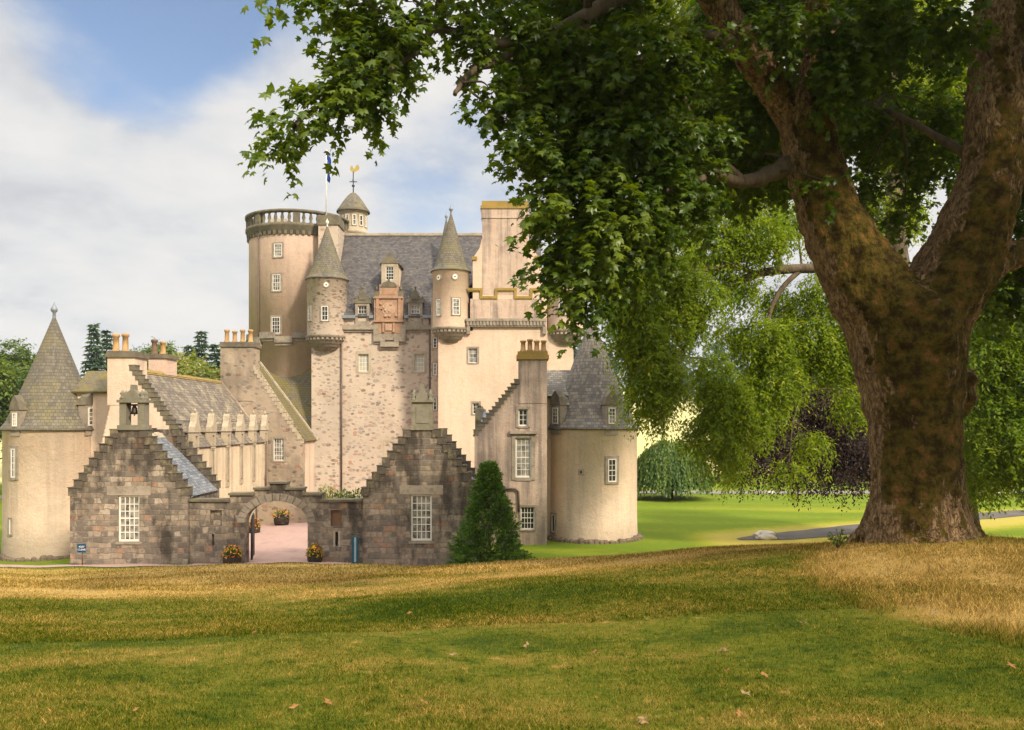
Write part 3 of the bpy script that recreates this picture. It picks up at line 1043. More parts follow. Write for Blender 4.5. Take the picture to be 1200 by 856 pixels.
out_ = [(-.32, .02), (-.22, .32), (-.12, .42), (-.05, .3), (.0, .12), (.15, .1), (.22, .34), (.36, .46), (.52, .4), (.58, .2), (.5, .0), (.3, -.12), (.1, -.2), (-.12, -.18)]
a.wall((Vector((cx_, SC_[1] - .05, cz_)), X, Z, -Y), [(p, q) for p, q in out_][::-1], (), .1)
a.build('cock', M['gold'], vn)

# ---- the hall block of pointed rubble
t = thing('hall_block', 'broad castle block of pale pointed rubble under a steep blue slate roof', 'castle block', (-11.9, D, 0))
xl, xr_ = PX(365, D), PX(508, D)
zE = 15.5
a = MB()
hol = []
hw = [(420, 432, 415, 435.5), (485.5, 497, 415, 435.5)]
for x0, x1, y0, y1 in hw:
    hol.append(rect(PX(x0, D), PZ(y1, D), PX(x1, D), PZ(y0, D)))
a.wall(front(D), rect(xl, -.5, xr_, zE), hol, .8)
a.box(xl, xl + .8, D + .8, 83, -.5, zE)
a.box(xl + .8, 2.8, 82.2, 83, -.5, zE)
a.build('wall', M['rubble'], t)
for x0, x1, y0, y1 in hw:
    window(t, front(D), PX((x0 + x1) / 2, D), PZ((y0 + y1) / 2, D), (x1 - x0) * .072, (y1 - y0) * .072, 3, 4, recess=.2, pane='blind', sur=.22, proud=.025, smat='trim_pale')
rv = -15.2
r = MB()
roof_slab(r, (rv, D - .15, zE - .1), (2.6, D - .15, zE - .1), (2.6, 77.5, 23.5), (rv, 77.5, 23.5))
roof_slab(r, (rv, 83.1, zE - .1), (2.6, 83.1, zE - .1), (2.6, 77.5, 23.5), (rv, 77.5, 23.5))
ro = r.build('roof', M['slate_hall'], t)
k = MB()
xx = rv + .05
while xx < 2.5:
    e = xx + random.uniform(.5, .7)
    k.box(xx, e, 77.35, 77.65, 23.42, 23.64 + random.uniform(-.02, .03))
    xx = e + .01
k.build('ridge_tiles', M['coping_pale'], ro)
a = MB()
a.wall((Vector((rv - .35, 0, 0)), -Y, Z, -X), [(-82.8, zE - 1), (-72.2, zE - 1), (-72.2, zE), (-77.5, 23.75), (-82.8, zE)], (), .35)
a.build('gable_wall', M['rubble'], t)
# string course stepping down round the armorial panel
a = MB()
fr = front(D)


def course(mb, d, pts, h, proud, mat=0):
    f = front(d)
    for (x0, y0), (x1, y1) in zip(pts, pts[1:]):
        a0, a1 = sorted((PX(x0, d), PX(x1, d)))
        b0, b1 = sorted((PZ(y0, d), PZ(y1, d)))
        pr = proud + random.uniform(0, .012)
        if abs(y1 - y0) < .5:
            mb.fbox(f, a0 - h / 2, a1 + h / 2, b0 - h / 2, b0 + h / 2, -.05, pr, mat)
            mb.fbox(f, a0 - h / 2 + .03, a1 + h / 2 - .03, b0 - h / 2 - h * .45, b0 - h / 2, -.05, pr * .5, mat)
        else:
            mb.fbox(f, a0 - h / 2, a0 + h / 2, b0 + h / 2, b1 - h / 2, -.05, pr - .004, mat)


course(a, D, [(389, 384), (441, 384), (441, 398), (449, 398)], .40, .26)
course(a, D, [(449, 404), (465, 404)], .42, .34)
course(a, D, [(465, 398), (473, 398), (473, 384), (503, 384)], .40, .26)
a.fbox(fr, PX(442, D), PX(472, D), PZ(399, D), PZ(390, D), 0, .2)
a.build('string_course', M['trim'], t)
# armorial panel
a = MB()
x0, x1 = PX(439, D), PX(472.5, D)
a.fbox(fr, x0, x1, PZ(391, D), PZ(346, D), -.3, .22)
a.fbox(fr, PX(445, D), PX(467, D), PZ(346, D), PZ(334, D), -.3, .2)
a.fbox(fr, x0 - .08, x1 + .08, PZ(378, D), PZ(376, D), .2, .36)
a.fbox(fr, x0 - .05, x1 + .05, PZ(350.5, D), PZ(348.5, D), .2, .34)
for px in (443, 468.5):
    a.fbox(fr, PX(px - 1.6, D), PX(px + 1.6, D), PZ(376, D), PZ(350, D), .2, .32)
for px in (450, 462):
    a.fbox(fr, PX(px - 1.1, D), PX(px + 1.1, D), PZ(390, D), PZ(379, D), .2, .36)
a.fbox(fr, PX(449, D), PX(463, D), PZ(346, D), PZ(338, D), .2, .24)
for i in range(14):
    u = random.uniform(x0 + .2, x1 - .2)
    v = PZ(random.uniform(352, 374), D)
    a.lathe((u, D - .22), [(.0, v - .12), (.1, v - .08), (.13, v), (.08, v + .1), (0, v + .14)], 7)
pan = a.build('armorial_panel', M['redstone'], t)
a = MB()
cu, cv, rr = PX(455.7, D), PZ(363, D), .5
for rad, n0, n1 in ((.56, .2, .25), (.36, .25, .28)):
    pts = [(cu + rad * math.cos(2 * math.pi * i / 20), cv + rad * 1.05 * math.sin(2 * math.pi * i / 20)) for i in range(20)]
    a.wall((fr[0] - Y * n1, fr[1], fr[2], fr[3]), pts, (), n1 - n0)
a.build('carved_shield', M['redstone_pale'], pan)
a = MB()
a.fbox(fr, PX(452, D), PX(460, D), PZ(388, D), PZ(380, D), .2, .3)
a.build('carved_tablet', M['redstone_pale'], pan)
a = MB()
for px in (441.5, 470):
    c = (PX(px, D), D - .05)
    z0 = PZ(347, D)
    a.fbox(fr, c[0] - .22, c[0] + .22, z0 - .03, z0 + .35, -.28, .24)
    finial(a, c, z0 + .35, .6)
pts = [(PX(446, D), PZ(337, D)), (PX(466, D), PZ(337, D)), (PX(463, D), PZ(332, D)), (PX(458, D), PZ(331, D)), (PX(456, D), PZ(327.5, D)), (PX(453, D), PZ(331, D)), (PX(449, D), PZ(332, D))]
a.wall((fr[0] - Y * .26, fr[1], fr[2], fr[3]), pts, (), .5)
a.build('panel_crest', M['lichen'], pan)


def eave_dormer(t, x0, x1, y0, y1, d, peak):
    """Wall-head dormer: window, carved pediment, little roof behind."""
    f = front(d)
    u0, u1 = PX(x0, d) - .22, PX(x1, d) + .22
    zb, zt = PZ(y1, d) - .1, PZ(y0, d) + .18
    a = MB()
    a.wall((f[0] - Y * .10, f[1], f[2], f[3]), rect(u0, zb - .7, u1, zt), [rect(PX(x0, d), PZ(y1, d), PX(x1, d), PZ(y0, d))], .5)
    um = (u0 + u1) / 2
    zp = PZ(peak, d)
    pts = [(u0 - .18, zt), (u1 + .18, zt), (u1 + .16, zt + .3), (u1 - .2, zt + .42), (um + .18, zp - .45), (um, zp - .25), (um - .18, zp - .45), (u0 + .2, zt + .42), (u0 - .16, zt + .3)]
    a.wall((f[0] - Y * .16, f[1], f[2], f[3]), pts, (), .4, 1)
    a.fbox(f, um - .28, um + .28, zt + .3, zt + .62, .1, .22, 1)
    finial(a, (um, d + .05), zp - .3, .5, 1)
    for u in (u0, u1):
        finial(a, (u, d + .05), zt + .3, .45, 1)
    o = a.build('dormer', [M['trim'], M['lichen']], t)
    b = MB()
    ln = 2.6
    roof_slab(b, (u0 - .1, d + .25, zt + .02), (u0 - .1, d + ln, zt + .02), (um, d + ln, zt + .95), (um, d + .25, zt + .95), .1)
    roof_slab(b, (u1 + .1, d + .25, zt + .02), (u1 + .1, d + ln, zt + .02), (um, d + ln, zt + .95), (um, d + .25, zt + .95), .1)
    b.box(u0, u1, d + .45, d + 1.8, zb - .3, zt)
    b.build('dormer_roof', M['lead'], o)
    window(o, (f[0], f[1], f[2], f[3]), um, PZ((y0 + y1) / 2, d), PX(x1, d) - PX(x0, d), PZ(y0, d) - PZ(y1, d), 3, 4, recess=.08, sur=0, depth=2)


eave_dormer(t, 419.5, 430, 358.5, 376.5, D, 336)
eave_dormer(t, 481.5, 492, 358, 376.5, D, 336)
# tall roof dormer above the panel
a = MB()
d1 = D + .6
f1 = front(d1)
wx0, wx1 = PX(447, d1), PX(466.5, d1)
a.wall(f1, rect(wx0, PZ(334, d1), wx1, PZ(309, d1)), [rect(PX(452, d1), PZ(328.5, d1), PX(461.5, d1), PZ(312.5, d1))], .35)
um = (wx0 + wx1) / 2
zt = PZ(309, d1)
a.wall((f1[0] - Y * .06, X, Z, -Y), [(wx0 - .12, zt), (wx1 + .12, zt), (um + .2, PZ(299, d1)), (um, PZ(296, d1)), (um - .2, PZ(299, d1))], (), .35, 1)
o = a.build('dormer', [M['trim_pale'], M['lichen']], t)
b = MB()
b.box(wx0, wx1, d1 + .351, d1 + 4.2, PZ(334, d1), zt)
b.build('dormer_cheeks', M['harl_pale'], o)
b = MB()
roof_slab(b, (wx0 - .2, d1 + .2, zt - .05), (wx0 - .2, d1 + 4.4, zt - .05), (um, d1 + 4.4, PZ(299, d1)), (um, d1 + .2, PZ(299, d1)), .1)
roof_slab(b, (wx1 + .2, d1 + .2, zt - .05), (wx1 + .2, d1 + 4.4, zt - .05), (um, d1 + 4.4, PZ(299, d1)), (um, d1 + .2, PZ(299, d1)), .1)
b.build('dormer_roof', M['slate_cone'], o)
window(o, f1, PX(456.7, d1), PZ(320.5, d1), PX(461.5, d1) - PX(452, d1), PZ(312.5, d1) - PZ(328.5, d1), 3, 4, recess=.1, sur=0, depth=2)
# eaves gutter
for x0, x1 in ((400, 417), (433, 438), (474, 479), (495, 507)):
    a = MB()
    a.box(PX(x0, D), PX(x1, D), D - .32, D - .1, zE - .25, zE + .0)
    a.build('gutter', M['lead'], t)


# corbelled round turret
def corbel_turret(t, c, r, z0, z1, apex, wallm, roofm, wins=(), dials=(), corb=1.0, fin=.8, finmat='lead'):
    a = MB()
    a.lathe(c, [(r, z0), (r, z1 - .12), (r + .07, z1 - .1), (r + .07, z1)], 48)
    o = a.build('turret', M[wallm], t)
    b = MB()
    b.lathe(c, [(r + .10, z0 + .14), (r + .10, z0 - .06), (r - .02, z0 - .08), (r - .02, z0 - .30 * corb), (r - .14, z0 - .33 * corb), (r - .14, z0 - .55 * corb), (r - .30, z0 - .58 * corb), (r - .30, z0 - .8 * corb), (r - .5, z0 - .83 * corb), (r - .55, z0 - 1.05 * corb), (.05, z0 - 1.15 * corb)], 48)
    for i in range(28):
        b.fbox(radial(c, r - .05, 2 * math.pi * i / 28), -.1, .1, z0 - .25 * corb, z0 - .06, 0, .12)
    b.build('corbel', M['trim'], o)
    cone_roof(o, c, r, z1, apex, roofm, .16, fin, finmat)
    for q in wins:
        rwin(o, c, r, *q[:4], q[4], q[5], depth=2, sur=.1, proud=.05)
    for px, py, rad in dials:
        an, yy = on_round(c, r, px, 0)
        fr = radial(c, r, an)
        z = PZ(py, yy)
        bb = MB()
        for k, (ra, n1, m) in enumerate(((rad, .06, 0), (rad * .72, .075, 1))):
            pts = [(ra * math.cos(2 * math.pi * i / 20), z + ra * math.sin(2 * math.pi * i / 20)) for i in range(20)]
            bb.wall((fr[0] + fr[3] * n1, fr[1], fr[2], fr[3]), pts, (), .2, m)
        pts = [(rad * .25 * math.cos(2 * math.pi * i / 10), z + rad * .25 * math.sin(2 * math.pi * i / 10)) for i in range(10)]
        bb.wall((fr[0] + fr[3] * .085, fr[1], fr[2], fr[3]), pts, (), .2, 2)
        bb.build('oculus', [M['trim'], M['clock'], M['glass']], o)
    return o


corbel_turret(t, (PX(383.5, 72.6), 72.6), 1.68, 13.65, 18.6, 23.2, 'rubble', 'slate_cone', [(377, 384.5, 359, 376, 2, 3), (361.3, 364.3, 360, 376, 1, 2)], [(382.3, 334, .26)], 1.0, .75, 'white')
a = MB()
a.tube([(PX(400.5, D), D - .12, 13.2), (PX(400.5, D), D - .12, .5)], .07, 8)
a.build('downpipe', M['pipe'], t)
a = MB()
a.tube([(PX(503.5, D), D - .12, 15.3), (PX(503.5, D), D - .12, .5)], .07, 8)
a.build('downpipe', M['pipe'], t)
# square stone stack carrying the flagpole
sx0, sx1 = PX(373, 74.4), PX(396, 74.4)
chimney(t, sx0, sx1, 74.4, 76.8, 15, 24.55, 'rubble', [], 'lichen', caph=.85)
a = MB()
for i in range(3):
    a.box(sx0 + .5 + i * .35, sx0 + .8 + i * .35, 75.2, 75.6, 24.5, 24.8)
a.build('stack_block', M['lichen'], t)
# blocked doorway outline
a = MB()
for x0, x1, y0, y1 in ((449, 451, 518, 560), (469, 471, 518, 560), (449, 471, 515.5, 518)):
    a.fbox(fr if False else front(D), PX(x0, D), PX(x1, D), PZ(y1, D), PZ(y0, D), -.05, .03)
a.build('blocked_doorway', M['trim_pale'], t)
# re-entrant stair strip
xs0, xs1 = PX(505.5, 70.8), PX(514, 70.8)
a = MB()
a.wall(front(70.6), rect(xs0, -.5, xs1 + .3, 16.5), (), 1.6)
st = a.build('stair_projection', M['rubble'], t)
for y0, y1 in ((396, 408), (426, 440), (466, 481)):
    window(st, front(70.6), PX(509.8, 70.6), PZ((y0 + y1) / 2, 70.6), .30, (y1 - y0) * .0706, 1, 3, depth=2, sur=.08, proud=.04, fw=.05)
# second turret cone behind
corbel_turret(t, (PX(523, 75), 75.0), 1.4, 14, 18.2, 24.3, 'rubble', 'slate_cone', fin=.7)

# ---- flagpole
fx, fy = PX(382.5, 75.3), 75.3
t = thing('flagpole', 'white flagpole on the square stone stack with a limp blue flag', 'flagpole', (fx, fy, 24.6))
a = MB()
a.tube([(fx, fy, 24.5), (fx, fy, 30.4)], [.06, .045], 8)
a.lathe((fx, fy), [(.0, 30.36), (.09, 30.42), (.09, 30.5), (0, 30.56)], 8)
a.lathe((fx, fy), [(.2, 24.5), (.2, 24.7), (.06, 24.8)], 10)
a.build('pole', M['pole'], t)
a = MB()
n, mrow = 8, 14
gp = []
for j in range(mrow + 1):
    row = []
    for i in range(n + 1):
        s_, q = i / n, j / mrow
        xx = fx + .05 + s_ * .33 * (0.5 + 0.65 * abs(math.sin(q * 5.2 + .4))) * (1 - .15 * q)
        yy = fy + .13 * math.sin(s_ * 9 + q * 3)
        row.append(Vector((xx, yy, 30.2 - q * 2.35 - s_ * .28)))
    gp.append(row)
for j in range(mrow):
    for i in range(n):
        wht = abs(j - (3 + i * .9)) < .8 or abs(j - (11 - i * .9)) < .4
        a.face([gp[j][i], gp[j + 1][i], gp[j + 1][i + 1], gp[j][i + 1]], 1 if wht else 0, True)
fo = a.build('flag', [M['flag_blue'], M['flag_white']], t)
md = fo.modifiers.new('thick', 'SOLIDIFY')
md.thickness = .02

# ---- pink tower with the massive chimney gable
D2 = 68.0
t = thing('gabled_tower', 'tall pale pink castle tower whose gable ends in one massive chimney', 'tower', (-.5, D2, 0))
q = lambda px, py: (PX(px, D2), PZ(py, D2))
out_ = [q(513.5, 640), q(672, 640), q(672, 388), q(641, 388), q(641, 330), q(630, 300), q(622, 288), q(619, 276), q(619, 252), q(565, 252), q(565, 279), q(562, 291), q(554, 303), q(554, 388), q(513.5, 388)]
hw2 = [(549, 559.5, 408.5, 425.5), (554, 561.5, 472.5, 485.5)]
a = MB()
a.wall(front(D2), out_, [rect(PX(x0, D2), PZ(y1, D2), PX(x1, D2), PZ(y0, D2)) for x0, x1, y0, y1 in hw2], 1.2)
a.box(PX(513.5, D2), PX(513.5, D2) + .8, D2 + 1.2, 80, -.5, 14)
a.box(PX(672, D2) - .8, PX(672, D2), D2 + 1.2, 80, -.5, 14)
a.build('wall', M['harl_pale'], t)
for x0, x1, y0, y1 in hw2:
    window(t, front(D2), PX((x0 + x1) / 2, D2), PZ((y0 + y1) / 2, D2), (x1 - x0) * .068, (y1 - y0) * .068, 2, 3, recess=.15, sur=.14, proud=.03)
a = MB()
a.box(PX(565, D2), PX(619, D2), D2 - .02, D2 + 1.5, PZ(345, D2), PZ(256, D2))
a.box(PX(564, D2), PX(620, D2), D2 - .08, D2 + 1.56, PZ(256, D2), PZ(245, D2))
a.box(PX(563, D2), PX(621, D2), D2 - .16, D2 + 1.64, PZ(245, D2), PZ(241.5, D2), 1)
a.box(PX(564.5, D2), PX(619.5, D2), D2 - .1, D2 + 1.58, PZ(241.5, D2), PZ(236, D2), 1)
for i in range(5):
    a.lathe((PX(571 + i * 10.5, D2), D2 + .7), [(.17, PZ(236.5, D2)), (.17, PZ(234, D2)), (.1, PZ(234, D2)), (0, PZ(234.3, D2))], 10, 1)
a.build('chimney', [M['harl_gable'], M['moss_ridge']], t)
a = MB()
course(a, D2, [(549, 339.5), (564, 339.5), (564, 349), (581.5, 349), (581.5, 339.5), (604, 339.5), (604, 349), (622.5, 349), (622.5, 339.5), (637, 339.5)], .2, .12)
a.fbox(front(D2), *sorted((PX(553, D2), PX(559, D2))), PZ(305, D2), PZ(301, D2), -.9, .1)
a.fbox(front(D2), *sorted((PX(627, D2), PX(633, D2))), PZ(305, D2), PZ(300, D2), -.9, .1)
a.build('drip_mould', M['moss_ridge'], t)
a = MB()
f2 = front(D2)
a.fbox(f2, PX(546, D2), PX(640, D2), PZ(377, D2), PZ(374, D2), -.05, .34)
a.fbox(f2, PX(547, D2), PX(639, D2), PZ(383.5, D2), PZ(377, D2), -.05, .24)
for i in range(24):
    u = PX(547 + i * 3.9, D2)
    a.fbox(f2, u, u + .16, PZ(382, D2), PZ(377, D2), .2, .32)
for px in (547, 636):
    a.fbox(f2, PX(px, D2), PX(px + 4, D2), PZ(392, D2), PZ(383, D2), -.05, .26)
a.build('corbel_course', M['trim'], t)
# raised harled panel between the courses (slightly proud wall head)
a = MB()
a.fbox(f2, PX(551, D2), PX(637.5, D2), PZ(374, D2) + .002, PZ(350.5, D2), -.05, .05)
a.build('wall_head', M['harl_gable'], t)
LT = (PX(528.5, 68.7), 68.7)
corbel_turret(t, LT, 1.46, 13.9, 18.6, 23.3, 'harl_pale', 'slate_cone', [(530.5, 538.5, 350, 369, 2, 4), (512, 516.5, 351, 370, 2, 4)], [(533, 324.5, .27), (514.5, 325.5, .27)], 1.0, .85)
RT = (PX(662, 68.7), 68.7)
corbel_turret(t, RT, 1.46, 13.7, 18.6, 23.3, 'harl_pale', 'slate_cone', [(655, 663, 350, 369, 2, 4)], [(650, 324.5, .27)], 1.0, .85)
r = MB()
roof_slab(r, (PX(513, D2) - .1, D2 + 1.1, 14.2), (PX(513, D2) - .1, 80, 14.2), (-.55, 80, 21.3), (-.55, D2 + 1.1, 21.3))
roof_slab(r, (PX(672, D2) + .1, D2 + 1.1, 14.2), (PX(672, D2) + .1, 80, 14.2), (-.55, 80, 21.3), (-.55, D2 + 1.1, 21.3))
r.build('roof', M['slate_hall'], t)


# ---- round pavilion towers at the two front corners
def pav(label, c, r, zb, ze, za, roofm, wins, slits, dorms, footing, wallm='harl'):
    t = thing('pavilion_tower', label, 'tower', (c[0], c[1], zb))
    a = MB()
    a.lathe(c, [(r + .05, zb - .4), (r + .03, zb + .4), (r, zb + 1.2), (r, ze - .1), (r + .06, ze - .05), (r + .06, ze)], 72)
    a.build('wall', M[wallm], t)
    cone_roof(t, c, r, ze, za, roofm, .16, .95, 'lead', 64)
    for q_ in wins:
        rwin(t, c, r, *q_)
    for q_ in slits:
        rwin(t, c, r, *q_, 1, 1, sur=.1)
    for px, y0, y1, wpx in dorms:
        an, yy = on_round(c, r, px, 0)
        fr = radial(c, r - .02, an)
        z0, z1 = ze - .35, PZ(y0, yy) + .15
        hw_ = wpx * yy / 2000.0 / max(abs(math.sin(an)), .55)
        a = MB()
        a.wall((fr[0] + fr[3] * .08, fr[1], fr[2], fr[3]), rect(-hw_ - .16, z0, hw_ + .16, z1), (), .5)
        a.wall((fr[0] + fr[3] * .12, fr[1], fr[2], fr[3]), [(-hw_ - .22, z1), (hw_ + .22, z1), (hw_ + .1, z1 + .45), (hw_ * .35, z1 + .72), (0, z1 + .8), (-hw_ * .35, z1 + .72), (-hw_ - .1, z1 + .45)], (), .45, 1)
        dn = a.build('dormer', [M['trim'], M['lichen']], t)
        b = MB()
        O, U, V, N = fr
        for sg in (-1, 1):
            e0 = O + U * sg * (hw_ + .2) - N * .3 + V * z1
            roof_slab(b, e0, e0 - N * 1.6, O - N * 1.9 + V * (z1 + .62), O - N * .3 + V * (z1 + .62), .08)
        b.fbox(fr, -hw_ - .1, hw_ + .1, z0, z1 + .05, -1.5, -.42)
        b.build('dormer_roof', M[roofm], dn)
        zz0 = PZ(y1, yy)
        window(dn, (fr[0] + fr[3] * .08, fr[1], fr[2], fr[3]), 0, (z1 - .15 + zz0) / 2, hw_ * 2, z1 - .15 - zz0, 2, 4, depth=2, sur=0)
    a = MB()
    n = 60
    for i in range(n):
        an = 2 * math.pi * i / n + random.uniform(-.02, .02)
        s_ = random.uniform(.14, .30)
        hh = random.uniform(.12, footing)
        rr_ = r + random.uniform(.02, .12)
        p = Vector((c[0] + rr_ * math.cos(an), c[1] + rr_ * math.sin(an), 0))
        zz = hz(p.x, p.y)
        a.lathe((p.x, p.y), [(0, zz - .2), (s_, zz - .15), (s_ * random.uniform(.8, 1), zz + hh * .6), (s_ * .5, zz + hh), (0, zz + hh * 1.02)], 7, 0, False)
    a.build('footing_stones', M['rubble_foot'], t)
    return t


LPC = (PX(63.5, 48), 48.0)
pav('round harled corner tower with a tall olive slate cone left of the lodges', LPC, 2.52, -.92, 6.12, 12.45, 'slate_cone',
    [(13, 19.5, 526, 560, 2, 4)], [(11.5, 14, 609, 626)], [(107.5, 478, 499, 8), (18.5, 484, 500, 6)], .30)
RPC = (PX(693.5, 48), 48.0)
pav('round harled corner tower with speckled slate cone beside the green lawn', RPC, 2.52, .0, 6.18, 12.45, 'slate_speckled',
    [(712, 722, 538, 565, 2, 4)], [(647.5, 651, 603, 624)], [(716.5, 478, 497, 8.5), (652, 478, 497, 6)], .28)
t = bpy.data.objects['pavilion_tower.001']
a = MB()
an, yy = on_round(RPC, 2.52, 681, 0)
fr = radial(RPC, 2.52, an)
a.fbox(fr, -.16, .16, PZ(557, yy), PZ(550, yy), -.05, .04)
a.fbox(fr, -.06, .06, PZ(555, yy), PZ(552, yy), .0, .05, 1)
a.build('vent_stone', [M['trim'], M['glass']], t)

# ---- left courtyard range
t = thing('courtyard_range', 'long limewashed courtyard range with lichened slate roof and small stone dormers', 'range', (-20.4, 45, 0))
RX0, RX1 = PX(119, 45), -17.2
ro = gabled(t, RX0, RX1, 45.0, 60.1, -1.0, 5.2, 9.45, 'harl', 'slate_range', 'lichen', 18, 0, topw=.3, sidemat='lime', ridge='moss_ridge', th=.5, cap=.07, rearmat='rubble_dark', xr=-20.4, skip_left=True)
chimney(t, PX(126, 45), PX(158, 45), 44.98, 46.5, 7.4, 10.25, 'harl', [(PX(136, 45.6), 45.6), (PX(147, 45.8), 45.8)], poth=(.85, 1.15), caph=.32)
chimney(t, PX(174, 50), PX(194, 50), 50, 51.7, 8.5, 10.5, 'harl_pink', [(PX(181, 50.5), 50.5), (PX(191, 50.9), 50.9)], potmat=['pot_dark', 'pot'], poth=(.8, .95), caph=.25)
# dormer heads along the courtyard eave
sf = side(RX1, 1)
for i in range(6):
    yd = 46.3 + i * 2.62
    a = MB()
    z0 = 5.0
    a.fbox(sf, yd - .32, yd + .32, 2.6, z0, -.05, .05)
    a.wall((sf[0] + X * .10, sf[1], sf[2], sf[3]), rect(yd - .36, z0, yd + .36, 5.95), [rect(yd - .17, 5.15, yd + .17, 5.75)], .35)
    a.wall((sf[0] + X * .16, sf[1], sf[2], sf[3]), [(yd - .42, 5.95), (yd + .42, 5.95), (yd + .38, 6.25), (yd + .2, 6.55), (yd + .1, 6.9), (yd, 7.0), (yd - .1, 6.9), (yd - .2, 6.55), (yd - .38, 6.25)], (), .36)
    finial(a, (RX1 + .0, yd), 7.0, .35)
    dn = a.build('dormer', M['trim_pale'], t)
    b = MB()
    for sg in (-1, 1):
        roof_slab(b, (RX1 - .2, yd + sg * .5, 5.95), (RX1 - 1.3, yd + sg * .5, 5.95), (RX1 - 1.3, yd, 6.62), (RX1 - .2, yd, 6.62), .08)
    b.box(RX1 - 1.2, RX1 - .26, yd - .34, yd + .34, 5.0, 5.96)
    b.build('dormer_roof', M['slate_range'], dn)
    window(dn, sf, yd, 5.45, .34, .6, 1, 2, recess=.1, sur=0, depth=2, fw=.04)
    # tall narrow window with its stain below each dormer
    window(t, sf, yd, 3.9, .30, 2.0, 1, 4, sur=.12, proud=.062, smat='trim_pale', fw=.05)
a = MB()
a.box(RX1 - 1.32, RX1 - .62, 46.0, 59.6, 6.40, 6.52)
a.build('lead_gutter', M['lead'], t)
a = MB()
a.tube([(RX1 + .1, 59.3, 5.1), (RX1 + .1, 59.3, .2)], .07, 8)
a.build('downpipe', M['pipe'], t)
# link to the round corner tower
a = MB()
a.box(-24.2, RX0 - .002, 47.3, 50.5, -1, PZ(458, 47.3))
a.build('link_wall', M['harl'], t)
r = MB()
zl0, zl1, xl1 = PZ(459, 47.1), PZ(435, 48.9), RX0 + 1.0
roof_slab(r, (-24.3, 47.05, zl0), (RX0 - .002, 47.05, zl0), (xl1, 48.9, zl1), (-24.3, 48.9, zl1))
roof_slab(r, (-24.3, 50.75, zl0), (RX0 - .002, 50.75, zl0), (xl1, 48.9, zl1), (-24.3, 48.9, zl1))
r.build('link_roof', M['slate_moss'], t)

# ---- cross range of rubble at the back of the court
t = thing('cross_range', 'rubble gable range with mossy sloping roof and four ochre chimney pots', 'range', (-18.5, 60, 0))
d = 60.2
xa, xe, xlft = PX(288, d), PX(355, d), -24.5
zap, zev = PZ(428, d), PZ(515, d)
a = MB()
wq = (320.5, 333, 514, 540)
a.wall(front(d), [(xlft, -1), (xe, -1), (xe, zev), (xa + .6, zap), (xa - .6, zap), (xlft, zev + .3)], [rect(PX(wq[0], d), PZ(wq[3], d), PX(wq[1], d), PZ(wq[2], d))], .55)
a.build('wall', M['rubble_dark'], t)
window(t, front(d), PX(326.7, d), PZ(527, d), (wq[1] - wq[0]) * .0602, (wq[3] - wq[2]) * .0602, 4, 5, recess=.1, sur=.14, proud=.03)
a = MB()
a.box(xe - .5, xe, d + .551, 63.8, -1, zev)
a.build('side_wall', M['harl'], t)
a = MB()
a.box(xlft, xlft + .5, d + .551, 63.8, -1, zev)
a.build('side_wall', M['harl'], t)
r = MB()
roof_slab(r, (xe + .2, d + .1, zev - .12), (xe + .2, 63.6, zev - .12), (xa, 63.6, zap + .3), (xa, d + .1, zap + .3))
roof_slab(r, (xlft - .2, d + .1, zev), (xlft - .2, 63.6, zev), (xa, 63.6, zap + .3), (xa, d + .1, zap + .3))
r.build('roof', M['slate_moss'], t)
a = MB()
roof_slab(a, (xe + .3, 63.6, zev - .1), (xe + .3, 63.85, zev - .1), (xa, 63.85, zap + .5), (xa, 63.6, zap + .5), .3)
a.build('skew_coping', M['coping_pale'], t)
a = MB()
crowcaps(a, front(d), xe, zev - .3, xa + .5, zap - .1, 20, .3, .05, .03)
a.build('crow_steps', M['trim_pale'], t)
chimney(t, PX(258.5, d), PX(297, d), d - .04, d + 1.5, 8, PZ(401, d), 'rubble_dark', [(PX(266 + i * 9.2, d + .6), d + .6) for i in range(4)], poth=(.75, .95), caph=.35)
# mossy roof linking to the round tower
a = MB()
a.box(-23, -16.95, 72.0, 72.5, -1, 5.0)
a.build('link_wall', M['rubble_dark'], t)
r = MB()
roof_slab(r, (-23.5, 71.8, 4.9), (-16.94, 71.8, 4.9), (-16.94, 75.2, 11.35), (-23.5, 75.2, 11.35))
r.build('link_roof', M['slate_moss'], t)
# low courtyard wall in front
a = MB()
a.wall(front(57.0), [(-17.0, -1), (-12.2, -1), (-12.2, 1.25), (-17.0, 1.25)], (), .4)
a.build('forecourt_wall', M['rubble_dark'], t)


# ---- gate lodges
def lodge(label, cx, wy0, wy1, wx0, wx1, zb, roofm):
    d0, d1 = 38.0, 42.1
    t = thing('gate_lodge', label, 'lodge', (cx, d0, zb))
    hole = rect(PX(wx0, d0), PZ(wy1, d0), PX(wx1, d0), PZ(wy0, d0))
    gabled(t, cx - 2.62, cx + 2.62, d0, d1, zb, 3.25, 6.15, 'ashlar', roofm, 'coping_dark', 9, 9, [hole], topw=.54, ridge='coping_pale', roofdrop=.25, cap=.05)
    window(t, front(d0), PX((wx0 + wx1) / 2, d0), PZ((wy0 + wy1) / 2, d0), PX(wx1, d0) - PX(wx0, d0), PZ(wy0, d0) - PZ(wy1, d0), 4, 6, recess=.12, sur=0, fw=.075, bar=.035)
    a = MB()
    u0, u1 = PX(wx0, d0), PX(wx1, d0)
    z0, z1 = PZ(wy1, d0), PZ(wy0, d0)
    a.fbox(front(d0), u0 - .5, u1 + .5, z1 + .01, z1 + .42, -.2, .014)
    a.build('lintel', M['trim'], t)
    a = MB()
    a.fbox(front(d0), u0 - .1, u1 + .1, z0 - .12, z0 - .005, -.2, .04)
    a.build('sill', M['trim'], t)
    return t


